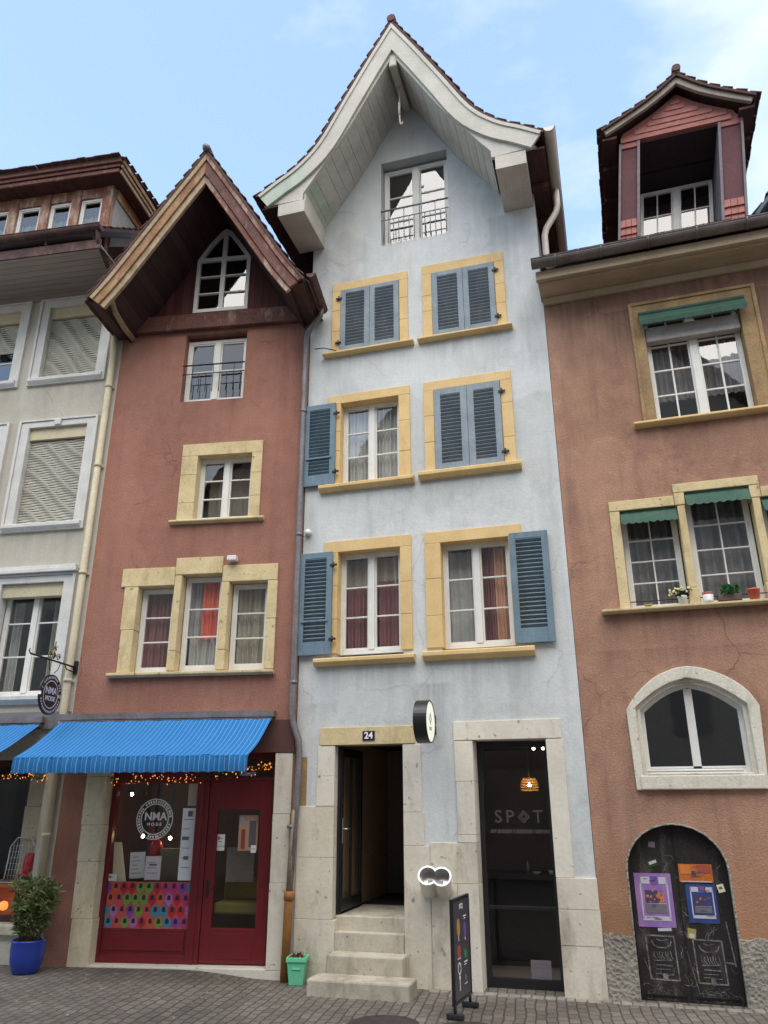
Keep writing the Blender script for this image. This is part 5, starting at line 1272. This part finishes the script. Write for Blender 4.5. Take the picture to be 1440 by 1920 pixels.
# grey house shop display
gl = lambda p: local(GO, A_G, p)
o = thing('wire_basket_chair', 'silver wire chair in the shop window at the left edge', 'chair', gl((-.80, .36, .98)), A_G)
mb = MB()
for k in range(9): x = -.17 + k * .043; mb.tube([(x, -.12, .02), (x, .10, .04), (x * 1.05, .15, .3 + .1 * math.cos(x * 7)), (x * 1.05, .16, .42 + .14 * math.cos(x * 7))], .005, 5)
for k in range(6): z = .08 + k * .075; mb.tube([(-.18, .12 + z * .08, z), (.18, .12 + z * .08, z)], .004, 5)
mb.tube([(-.19, -.13, .02), (.19, -.13, .02), (.19, .12, .04), (.19, .17, .44), (.1, .17, .56), (-.1, .17, .56), (-.19, .17, .44), (-.19, .12, .04)], .009, 6, closed=True); mb.build('wire_seat', 'wire', o)
o = thing('red_lantern', 'red lacquered lantern with a domed lid on the orange table', 'lantern', gl((-.50, .28, .98)), A_G)
MB().box(-.09, .09, -.09, .09, .0, .10).build('base', 'black_matt', o, bevel=.006); MB().box(-.10, .10, -.10, .10, .10, .13).build('plate', 'red_plastic', o, bevel=.006)
MB().lathe([(.075, .13), (.08, .2), (.08, .27), (.083, .28), (.08, .29), (.07, .34), (.04, .375), (.001, .385)], n=20).build('body', 'red_plastic', o)
o = thing('paper_lamp', 'glowing orange paper cone in the left shop window', 'lamp', gl((-.56, .27, .66)), A_G)
MB().lathe([(.05, .0), (.045, .1), (.02, .22), (.001, .24)], n=12).build('shade', 'orange_glow', o); MB().lathe([(.055, -.02), (.055, -.002)], n=12).build('base', 'gold', o)
o = thing('orange_globe', 'glowing orange globe at the left edge of the shop table', 'lamp', gl((-.78, .25, .66)), A_G)
MB().lathe([(.001, -.0), (.05, .02), (.06, .06), (.05, .10), (.001, .12)], n=14).build('shade', 'orange_glow', o)

# hanging sign of the red shop
HS = local((0, 0, 0), A_R, (-3.236, 0, 3.785))
hs_ = thing('hanging_sign', 'black round sign with pale lettering hanging from a wrought iron arm', 'sign', HS, A_R)
mb = MB(); mb.box(-.03, .03, -.03, .0, -.09, .09).tube([(0, 0, 0), (0, -1.16, 0)], .013, 8).tube([(0, -.02, -.07), (0, -.25, -.06), (0, -.30, -.02)], .008, 6)
mb.tube([(0, -.95 - .05 * math.cos(k * .6) * (1 - k / 14), .02 + .05 * math.sin(k * .6) * (1 - k / 14) + .0) for k in range(12)], .007, 5)
mb.tube([(0, -1.16, 0), (0, -1.2, .03), (0, -1.18, .06)], .008, 6)
mb.tube([(0, -.42, 0), (0, -.47, -.10), (0, -.55, -.16)], .006, 5).tube([(0, -.72, 0), (0, -.66, -.14)], .006, 5)
mb.build('bracket', 'iron', hs_)
mb = MB()
for k in range(3):
    c = (0, -.50 - k * .11, .06)
    mb.tube([(0, c[1] + (.05 - .003 * j) * math.cos(j * .7), c[2] + (.05 - .003 * j) * math.sin(j * .7)) for j in range(13)], .007, 5)
mb.tube([(0, -.61, .02), (0, -.61, .26)], .008, 5).tube([(0, -.57, .14), (0, -.61, .20), (0, -.65, .14)], .007, 5).tube([(0, -.55, .2), (0, -.61, .16), (0, -.67, .2)], .006, 5); mb.build('scroll_ornament', 'gold', hs_)
sc = Vector((0, -.58, -.445)); r0 = .262
f_yz = lambda u, v, a: (sc.x + a, sc.y + u, sc.z + v)
circ = lambda r, a0=0, a1=2 * math.pi, n=40: [(r * math.cos(a0 + (a1 - a0) * k / n), r * math.sin(a0 + (a1 - a0) * k / n)) for k in range(n if a1 - a0 > 6.2 else n + 1)]
mb = MB(); mb.plate([circ(.185)], -.014, .014, f=f_yz)
for a0, a1 in ((.10, math.pi - .10), (math.pi + .10, 2 * math.pi - .10)):
    mb.plate([circ(r0, a0, a1, 24) + circ(.19, a0, a1, 24)[::-1]], -.012, .012, f=f_yz)
dsk = mb.build('disc', 'black', hs_)
mb = MB(); mb.plate([circ(.182), circ(.170)], .014, .016, f=f_yz); mb.plate([circ(.182), circ(.170)], -.016, -.014, f=f_yz)
fs = lambda cy, cz: (lambda a, b, d: (sc.x + .0155 + d, sc.y + cy + a, sc.z + cz + b))
text_mb(mb, 'NMA', .125, fs(0, .045), bold=.002); text_mb(mb, 'MODE', .085, fs(0, -.055), bold=.002)
for a0, a1 in ((.25, math.pi - .25), (math.pi + .25, 2 * math.pi - .25)):
    for k in range(16):
        a = a0 + (a1 - a0) * (k + .5) / 16
        if random.random() < .85:
            cc = sc + Vector((.0135, .226 * math.cos(a), .226 * math.sin(a))); mb.obox(cc, (.001, 0, 0), Vector((0, -math.sin(a), math.cos(a))) * .009, Vector((0, math.cos(a), math.sin(a))) * .014)
mb.build('lettering', 'poster_white', dsk)

# projecting round lit sign
ps = thing('round_sign', 'projecting round light box sign, cream face in a black rim, above the doors', 'sign', (1.93, 0, 2.895))
f2 = lambda u, v, a: (a, -.475 + u, v)
MB().plate([circ(.252), circ(.236)], -.16, .004, f=f2).plate([circ(.2355)], -.157, -.15, f=f2).build('rim', 'black', ps, bevel=.006)
fc = MB(); fc.plate([circ(.2355)], -.149, -.003, f=f2).build('face', 'sign_face', ps)
mb = MB()
for q in (.075, .05):
    k = q - .014; mb.plate([[(0, -q + .035), (q * .9, .035), (0, q + .035), (-q * .9, .035)], [(0, -k + .035), (k * .9, .035), (0, k + .035), (-k * .9, .035)]], -.003, -.001, f=f2)
text_mb(mb, 'SPOT', .055, lambda a, b, d: (-.0015 + d, -.475 + a, -.085 + b), bold=.001); mb.build('emblem', 'sign_print', ps)
mb = MB(); mb.box(-.12, -.04, -.012, .0, .02, .12).box(-.12, -.04, -.012, .0, -.12, -.02).tube([(-.08, -.01, .07), (-.08, -.24, .05)], .013, 8).tube([(-.08, -.01, -.07), (-.08, -.24, -.05)], .013, 8); mb.build('bracket', 'black', ps)

# wall ashtray: two joined tubes tilted up
at_ = thing('wall_ashtray', 'twin tube steel wall ashtray between the two doors', 'ashtray', (1.855, -.02, 1.07))
ax = Vector((.12, -.84, .54)).normalized(); e1 = Vector((1, 0, 0)); e1 = (e1 - ax * e1.dot(ax)).normalized(); e2 = ax.cross(e1); e2 = e2 if e2.z > 0 else -e2
def eight(r, d=.080, n=22):
    th = math.acos(min(1, d / r)) if r > d else 0
    pts = [(d + r * math.cos(a), r * math.sin(a)) for a in [(-math.pi + th) + (2 * math.pi - 2 * th) * k / n for k in range(n + 1)]]
    return pts + [(-p[0], -p[1]) for p in pts]
fa = lambda u, v, a: Vector((0, -.02, -.05)) + ax * a + e1 * u + e2 * v
MB().plate([eight(.106), eight(.098)], 0, .31, f=fa).plate([eight(.0979)], .02, .17, f=fa).build('body', 'steel', at_)
MB().plate([eight(.114), eight(.095)], .30, .322, f=fa).build('rim', 'steel_white', at_, bevel=.004)
MB().plate([[(-.09, -.02), (.09, -.02), (.09, .02), (-.09, .02)]], .171, .176, f=fa).build('label_plate', 'poster_white', at_)
MB().box(-.10, .10, .003, .018, -.12, .10).build('wall_plate', 'black', at_)

# pavement sign
p0 = Vector((2.275, -1.27, 0)); p1 = Vector((2.335, -.67, 0)); dx_ = (p1 - p0).normalized(); nn = Vector((dx_.y, -dx_.x, 0))
pb = thing('pavement_sign', 'tall black pavement sign with drink pictures standing before the doors', 'sign', (p0 + p1) / 2)
hw = (p1 - p0).length / 2
f3 = lambda u, v, a: dx_ * u + Vector((0, 0, v)) + nn * a
MB().plate([[(-hw, .12), (hw, .12), (hw, 1.06), (-hw, 1.06)], [(-hw + .03, .15), (hw - .03, .15), (hw - .03, 1.03), (-hw + .03, 1.03)]], -.018, .018, f=f3).build('frame', 'black', pb, bevel=.004)
MB().plate([[(-hw + .03, .15), (hw - .03, .15), (hw - .03, 1.03), (-hw + .03, 1.03)]], -.012, .012, f=f3).build('panel', 'board_face', pb)
mb = MB()
def q3(a0, a1, b0, b1, m): mb.plate([[(a0, b0), (a1, b0), (a1, b1), (a0, b1)]], .0125, .0140, f=f3, m=m)
def blob(cx_, cz_, rx, rz, m, lift=0): mb.plate([[(cx_ + rx * math.cos(k * .524), cz_ + rz * math.sin(k * .524)) for k in range(12)]], .0125, .0138 + lift, f=f3, m=m)
text_mb(mb, 'N°2', .07, lambda a, b, d: f3(a + .0, .965 + b, .0135 + d), m=0, bold=.001)
blob(-.11, .78, .055, .085, 1); blob(-.11, .79, .03, .05, 2, .0006); q3(-.118, -.102, .66, .70, 0)
blob(.12, .74, .05, .07, 3); q3(.112, .128, .64, .67, 0); q3(.07, .17, .86, .872, 0); q3(.09, .15, .84, .848, 0)
blob(-.11, .565, .06, .06, 4); q3(-.16, -.06, .50, .508, 0); blob(.11, .52, .05, .045, 5)
mb.plate([circ(.055, n=20), circ(.042, n=20)], .0125, .0138, f=lambda u, v, a: f3(u - .11, v + .415, a)); q3(.06, .17, .44, .452, 0); q3(.06, .14, .42, .426, 0)
q3(-.115, -.10, .22, .33, 0); blob(-.107, .335, .022, .022, 0); blob(.10, .30, .04, .035, 6); q3(.05, .16, .25, .256, 0)
mb.build('print', ['letter_white', 'orange_ink', 'cushion', 'poster_violet', 'rust_ink', 'leaf_bright', 'poster_grey'], pb)
for u in (-hw + .04, hw - .04):
    c_ = dx_ * u; mb = MB(); mb.tube([c_ + Vector((0, 0, .05)), c_ + Vector((0, 0, .13))], .016, 8); mb.build('leg', 'iron', pb)
for u in (-hw + .04, hw - .04):
    mb = MB(); mb.obox(dx_ * u + Vector((0, 0, .03)), nn * .09, dx_ * .022, (0, 0, .024)); mb.build('foot', 'rubber', pb, bevel=.01)
# flat dark discs lying on the street
for (x, y, r, lab) in ((1.66, -1.60, .34, 'round dark disc on the paving below the steps'), (2.47, -1.62, .33, 'round dark disc in front of the pavement sign')):
    o = MB(); o.lathe([(r, .0), (r, .012), (r - .03, .016), (r - .05, .012), (.001, .012)], n=40); tag(o.build('dark_disc', 'lid', None, loc=(x, y, .002)), lab, 'manhole cover')

# plants
def leafy(parent, n, rx, rz, z0, mat, ll=(.07, .13), lw=.016, seed=1, upright=.6, name='foliage', stems=7, base=.04, low=.22):
    rnd = random.Random(seed); mb = MB(); st_ = MB(); tips = []
    for k in range(stems):
        a = rnd.random() * 6.28; r_ = rx * rnd.uniform(.25, .85); h = rz * rnd.uniform(.6, 1.0)
        top = Vector((r_ * math.cos(a), r_ * math.sin(a), z0 + h)); b0 = Vector((base * math.cos(a), base * math.sin(a), z0))
        mid = b0.lerp(top, .5) + Vector((-.1 * r_ * math.cos(a), 0, .08 * h)); pts = [b0, b0.lerp(mid, .6), mid, mid.lerp(top, .55), top]
        st_.tube(pts, .006, 5, r1=.0025); tips.append(pts)
    for k in range(n):
        pts = rnd.choice(tips); t_ = rnd.uniform(low, 1.0) ** .8 * (len(pts) - 1); i = min(int(t_), len(pts) - 2); p = pts[i].lerp(pts[i + 1], t_ - i)
        d = Vector((rnd.gauss(0, 1), rnd.gauss(0, 1), rnd.gauss(upright, .6))).normalized(); l = rnd.uniform(*ll); sd_ = d.cross(Vector((rnd.gauss(0, 1), rnd.gauss(0, 1), rnd.gauss(0, 1)))).normalized() * lw * rnd.uniform(.7, 1.2); up_ = sd_.cross(d).normalized() * lw * .35
        m1 = p + d * l * .45 + up_; e = p + d * l - Vector((0, 0, l * .12))
        mb.face([p, m1 + sd_, e, m1 - sd_])
    f_ = mb.build(name, mat, parent); st_.build('stem', 'stem', parent); return f_
pt = thing('potted_shrub', 'bushy oleander in a cobalt blue glazed pot on the pavement', 'potted plant', (-3.02, -.90, ground_z(-3)))
MB().lathe([(.001, 0), (.135, 0), (.15, .02), (.185, .12), (.20, .24), (.198, .33), (.205, .345), (.20, .36), (.188, .358), (.182, .33), (.001, .33)], n=36).build('pot', 'pot_blue', pt)
MB().lathe([(.001, .325), (.181, .331), (.181, .336), (.001, .345)], n=24).build('soil', 'soil', pt)
leafy(pt, 2700, .34, .72, .33, 'leaf', (.07, .145), .013, 4, .55, stems=60, base=.11, low=.06)
pg = thing('mint_planter', 'small mint green square planter with red stems beside the steps', 'potted plant', (.185, -.17, ground_z(.18) + .0), R_(12))
def tub(w0, w1, h, th=.012):
    mb = MB(); a, b = w0 / 2, w1 / 2
    mb.hexa([(-a, -a, 0), (a, -a, 0), (a, a, 0), (-a, a, 0), (-b, -b, h - .05), (b, -b, h - .05), (b, b, h - .05), (-b, b, h - .05)])
    for q in ((-b - .012, b + .012, -b - .012, -b + .006), (-b - .012, b + .012, b - .006, b + .012), (-b - .012, -b + .006, -b + .006, b - .006), (b - .006, b + .012, -b + .006, b - .006)): mb.box(q[0], q[1], q[2], q[3], h - .05, h)
    return mb
tub(.165, .215, .29).box(-.05, .05, -.108, -.098, .16, .185).build('pot', 'pot_green', pg, bevel=.006)
MB().box(-.10, .10, -.10, .10, .241, .255).build('soil', 'soil', pg)
mb = MB()
for k in range(16):
    a = random.uniform(-.08, .08); b = random.uniform(-.08, .08); mb.tube([(a, b, .25), (a * 1.1, b * 1.1, .29 + random.uniform(0, .05))], .008, 5, r1=.004)
mb.build('red_stems', 'rust_ink', pg); leafy(pg, 60, .08, .06, .25, 'leaf_dark', (.03, .05), .01, 8, .8, stems=8)

kl = lambda p: local(KO, A_K, p)
def sillpot(name, label, x, y, prof, mat, group='pots on the window sill of the red brown house'):
    o = thing(name, label, 'flower pot', kl((x, y, 4.2)), A_K, group); MB().lathe(prof, n=20).build('pot', mat, o); return o
P1 = [(.001, .012), (.04, .012), (.055, .10), (.06, .115), (.052, .115), (.045, .095), (.001, .095)]
o = sillpot('flowering_pot', 'yellow flowering plant in a white pot on the window sill', 1.32, -.045, P1, 'pot_white')
leafy(o, 190, .12, .12, .08, 'leaf_dark', (.03, .06), .016, 11, .4, stems=10)
mb = MB()
for k in range(26):
    a = random.random() * 6.28; r_ = random.uniform(.03, .13); c = Vector((r_ * math.cos(a) - .03, r_ * math.sin(a) * .6, .17 + random.uniform(-.03, .05)))
    for j in range(5): 
        d = Vector((math.cos(j * 1.257), .3, math.sin(j * 1.257))) * .014; e = Vector((-d.z, 0, d.x)) * .5; mb.face([c, c + d * .6 + e, c + d * 1.3, c + d * .6 - e])
mb.build('blossom', 'petal', o)
o = sillpot('striped_pot', 'white ribbed pot with reddish clay dish on top', 1.61, -.045, [(.001, .012), (.055, .012), (.062, .04), (.058, .045), (.065, .075), (.06, .08), (.066, .105), (.001, .105)], 'pot_white')
MB().lathe([(.001, .106), (.06, .107), (.065, .135), (.001, .13)], n=18).build('clay_dish', 'terracotta', o)
o = thing('green_planter', 'bright green herb in a low brown window box', 'flower pot', kl((1.85, -.045, 4.213)), A_K, 'pots on the window sill of the red brown house')
MB().box(-.13, .13, -.05, .05, 0, .075).build('box', 'pot_brown', o, bevel=.008); leafy(o, 420, .13, .13, .06, 'leaf_bright', (.025, .05), .016, 21, .5, stems=18, base=.09)
o = sillpot('orange_pot', 'plain orange plastic pot at the right of the sill', 2.12, -.045, [(.001, .012), (.052, .012), (.068, .12), (.074, .122), (.074, .14), (.064, .14), (.06, .11), (.001, .11)], 'pot_orange')
o = sillpot('yellow_dish', 'small yellow dish on the left end of the window sill', .92, -.05, [(.001, .012), (.035, .012), (.05, .04), (.042, .04), (.001, .025)], 'cushion')

# posters on the cellar door
def kp(label, x0, x1, z0, z1, mat, blocks, tilt=0, yy=.0965):
    o = papers('poster', label, 'poster', x0, x1, z0, z1, 0, mat, 0, tilt, blocks=blocks); put(o, KO, A_K, ((x0 + x1) / 2, yy, (z0 + z1) / 2)); return tag(o, label, 'poster', 'posters pasted on the cellar door')
fr_ = lambda: [(.14, .18, .15, .93, 3), (.86, .90, .15, .93, 3), (.14, .90, .12, .20, 3), (.14, .42, .80, .93, 3), (.66, .90, .80, .93, 3), (.45, .63, .78, .95, 2)]
kp('large purple poster with a pale frame on the left door leaf', .405, .795, .70, 1.235, 'poster_purple', fr_() + [(.24, .80, .26, .42, 4), (.26, .60, .44, .68, 7), (.58, .76, .46, .64, 5), (.26, .80, .43, .44, 3)])
kp('blue poster with a pale frame on the right door leaf', .935, 1.245, .755, 1.135, 'poster_blue', fr_() + [(.24, .80, .26, .40, 4), (.26, .74, .44, .70, 7), (.40, .74, .46, .62, 6), (.26, .80, .42, .43, 3)])
kp('torn orange poster at the top of the right door leaf', .888, 1.235, 1.155, 1.335, 'poster_orange', [(.05, .35, .45, .95, 5), (.55, .95, .5, .95, 6), (.38, .5, .35, .62, 7), (.05, .95, .0, .06, 3), (.3, .8, .52, .55, 3)])
kp('small beige torn sticker low on the right door leaf', .90, .985, .60, .70, 'cushion', [(.2, .8, .1, .5, 3)], R_(8))
kp('small tan sticker at the right edge of the door', 1.265, 1.335, 1.06, 1.14, 'cream_paper', [(.2, .7, .4, .7, 4)], R_(-14))
kp('grey sticker near the top of the left door leaf', .60, .67, 1.50, 1.56, 'poster_grey', [], R_(6))
kp('torn pale sticker strip above the purple poster', .56, .68, 1.30, 1.375, 'leaf_dark', [(.2, .9, .4, .8, 3)], R_(-18))
kp('pale strip of tape under the purple poster', .60, .74, .665, .695, 'poster_white', [], R_(-3))

# things inside the right hand door
o = thing('pendant_lamp', 'slatted wooden pendant lamp glowing orange behind the shop door', 'lamp', (2.90, 1.0, 2.19))
mb = MB()
for k, (r, z) in enumerate(((.085, .075), (.105, .045), (.115, .01), (.118, -.025), (.112, -.06))): mb.plate([circ(r, n=28), circ(r - .008, n=28)], z - .011, z + .011, f=lambda u, v, a: (u, v, a))
mb.build('shade', 'lamp_glow', o); MB().lathe([(.001, -.03), (.022, -.02), (.028, .005), (.001, .03)], n=12).build('bulb', 'bulb_white', o); MB().tube([(0, 0, .05), (0, 0, .53)], .004, 5).build('cord', 'black', o)
for x, lab in ((2.99, 'left one of two white spotlights under the shop ceiling'), (3.115, 'right one of two white spotlights, beside the door jamb')):
    o = thing('spotlight', lab, 'spotlight', (x, 1.0, 2.655), 0, 'spotlights in the right hand shop')
    MB().tube([(0, 0, .06), (0, -.03, 0)], .024, 12).build('housing', 'black', o); MB().lathe([(.001, 0), (.018, -.004), (.02, .004), (.001, .006)], (0, -.036, -.012), 12, M_=Matrix.Rotation(R_(70), 4, 'X')).build('lamp_face', 'spot', o)
for k, (x, r, h, lab) in enumerate(((2.86, .06, .03, 'wide white dish on the dark counter behind the door'), (3.06, .05, .045, 'small white bowl at the right of the counter'))):
    tag(MB().lathe([(.001, 0), (r * .5, 0), (r, h), (r * .93, h), (.001, .01)], n=18).build('dish', 'pot_white', None, loc=(x, 1.56, 1.081)), lab, 'dish')
tag(MB().lathe([(.001, 0), (.022, 0), (.022, .1), (.008, .13), (.008, .16), (.001, .16)], n=14).build('bottle', 'steel', None, loc=(2.74, 1.6, 1.081)), 'slim bottle on the dark counter behind the shop door', 'bottle')
o = papers('door_notice', '', '', 2.86, 3.09, .10, .29, 0, 'poster_grey', 0, blocks=((.1, .9, .80, .88, 1), (.1, .8, .62, .70, 1), (.15, .85, .12, .5, 1))); o.location = (2.975, .28, .20); tag(o, 'grey notice at the foot of the black glazed door', 'notice')

# security camera on the red wall
o = thing('security_camera', 'small white security camera above the triple window', 'camera', local((0, 0, 0), A_R, (-1.02, 0, 5.29)), A_R)
MB().box(-.07, .07, -.13, -.03, -.045, .03).build('body', 'white', o, bevel=.012); MB().tube([(0, .005, .0), (0, -.04, 0)], .02, 8).build('mount', 'black', o)

# ================================================================== STREET AND BACKGROUND
mb = MB(); xs = [-60, -30, -15, -8, -5, -3.5, -2.5, -1.8, -1.3, -1.1, -.9, -.7, -.5, -.3, -.1, 0, 1, 3, 6, 12, 30, 60]; ys = [-60, -30, -16, -10, -6, -4, -3, -2, -1.5, -1, -.5, 0, .5, 1, 8, 30, 60]
G_ = [[mb.bm.verts.new((x, y, ground_z(x) - .002)) for x in xs] for y in ys]
for j in range(len(ys) - 1):
    for i in range(len(xs) - 1):
        f = mb.bm.faces.new((G_[j][i], G_[j][i + 1], G_[j + 1][i + 1], G_[j + 1][i])); f.smooth = True
structure(mb.build('ground', 'setts'))
# kerb of long stones along the house feet
mb = MB(); x = 1.75
while x < 8.2:
    l = random.uniform(.09, .16)
    mb.box(x + .005, x + l - .005, -.16 + random.uniform(-.02, .015), -.035, -.05, .008 + random.uniform(-.008, .008)); x += l
structure(mb.build('kerb', 'kerb_stone', bevel=.012))
# the houses across the street: only seen mirrored in the panes
for k, (x0, x1, h, rp_, mat, lab) in enumerate(((-13, -4.6, 11.5, 15.6, 'opp_wall', 'cream house across the street, mirrored in the left panes'), (-4.6, 2.6, 11.0, 15.4, 'opp_wall2', 'rose house across the street, mirrored in the middle panes'),
                                     (2.6, 9.5, 11.8, 16.0, 'opp_wall', 'cream house across the street, mirrored in the right panes'), (9.5, 17, 11.2, 15.4, 'opp_wall2', 'rose house across the street, mirrored in the far right panes'))):
    oh = thing('opposite_house', lab, 'house', ((x0 + x1) / 2, -12.6, 0)); w_ = (x1 - x0) / 2
    MB().plate([[(-w_, -.3), (w_, -.3), (w_, h), (0, rp_), (-w_, h)]], -8, 0).build('wall', mat, oh)
    r = MB()
    for sg in (-1, 1): deck(r, [(0, -8.3, rp_ + .25), (sg * (w_ + .1), -8.3, h + .05)], (0, 1, 0), 9.0, .12)
    r.build('roof', 'tile', oh)
    r = MB()
    for zz in (1.0, 3.6, 6.2, 8.8):
        q = -w_ + .9
        while q + 1.0 < w_: r.box(q, q + .95, -.01, .03, zz, zz + 1.5); q += 1.75
    r.build('windows', 'opp_win', oh)

# ================================================================== SKY, SUN, CAMERA
Wd = bpy.data.worlds.new('World'); S.world = Wd; Wd.use_nodes = True; nt = Wd.node_tree
bg = nt.nodes['Background']; tc = nt.nodes.new('ShaderNodeTexCoord')
sky = nt.nodes.new('ShaderNodeTexSky'); sky.sky_type = 'NISHITA'; sky.sun_disc = False
SUN_EL, SUN_AZ = R_(60), R_(168)          # azimuth clockwise from +Y: behind the camera
sky.sun_elevation = SUN_EL; sky.sun_rotation = SUN_AZ; sky.air_density = 1.0; sky.dust_density = .6; sky.ozone_density = 2.0; sky.altitude = 400
mp = nt.nodes.new('ShaderNodeMapping'); mp.inputs['Scale'].default_value = (1.0, 1.4, 2.2); mp.inputs['Location'].default_value = (.35, .1, .2)
L(nt, tc.outputs['Generated'], mp.inputs['Vector'])
n1 = noise(nt, mp.outputs[0], 2.1, 7, .58); n2 = noise(nt, mp.outputs[0], 5.5, 5, .6)
sep = nt.nodes.new('ShaderNodeSeparateXYZ'); L(nt, tc.outputs['Generated'], sep.inputs[0])
cl = math_(nt, 'ADD', math_(nt, 'MULTIPLY', n1, .75), math_(nt, 'MULTIPLY', n2, .25))
cl = math_(nt, 'ADD', cl, math_(nt, 'MULTIPLY', sep.outputs['X'], .50))           # thicker veil towards the east
cl = math_(nt, 'ADD', cl, math_(nt, 'MULTIPLY', sep.outputs['Y'], -.22))          # and over the street behind
SKY_STR = .15
mask = ramp(nt, cl, .34, .62, (.10, .10, .10, 1))
col = mixc(nt, math_(nt, 'MULTIPLY', mask, .95), mixc(nt, 1.0, sky.outputs[0], (1.22, 1.20, 1.08), 'MULTIPLY'), tuple(v / SKY_STR for v in (.425, .445, .465)))
L(nt, col, bg.inputs['Color']); bg.inputs['Strength'].default_value = SKY_STR
sun = bpy.data.lights.new('sun', 'SUN'); sun.energy = 1.35; sun.angle = R_(62); sun.color = (1.0, .94, .86)
so = bpy.data.objects.new('sun', sun); COL.objects.link(so)
d = Vector((math.sin(SUN_AZ) * math.cos(SUN_EL), math.cos(SUN_AZ) * math.cos(SUN_EL), math.sin(SUN_EL)))
so.rotation_euler = (-d).to_track_quat('-Z', 'Y').to_euler(); so.location = (0, -20, 25)
cam = bpy.data.cameras.new('camera'); co_ = bpy.data.objects.new('camera', cam); COL.objects.link(co_)
cam.sensor_fit = 'VERTICAL'; cam.sensor_height = 36; cam.sensor_width = 27; cam.lens = 27.0; cam.clip_end = 500; cam.clip_start = .05
co_.matrix_world = Matrix.Translation((4.0665, -9.8084, 2.0)) @ Matrix.Rotation(R_(16.2), 4, 'Z') @ Matrix.Rotation(R_(90 + 20.62), 4, 'X') @ Matrix.Rotation(R_(-.225), 4, 'Z')
S.camera = co_
S.view_settings.view_transform = 'Standard'; S.view_settings.look = 'None'; S.view_settings.gamma = 1; S.view_settings.exposure = 1.5
S.render.resolution_x = 768; S.render.resolution_y = 1024
S.cycles.max_bounces = 8; S.cycles.transparent_max_bounces = 12
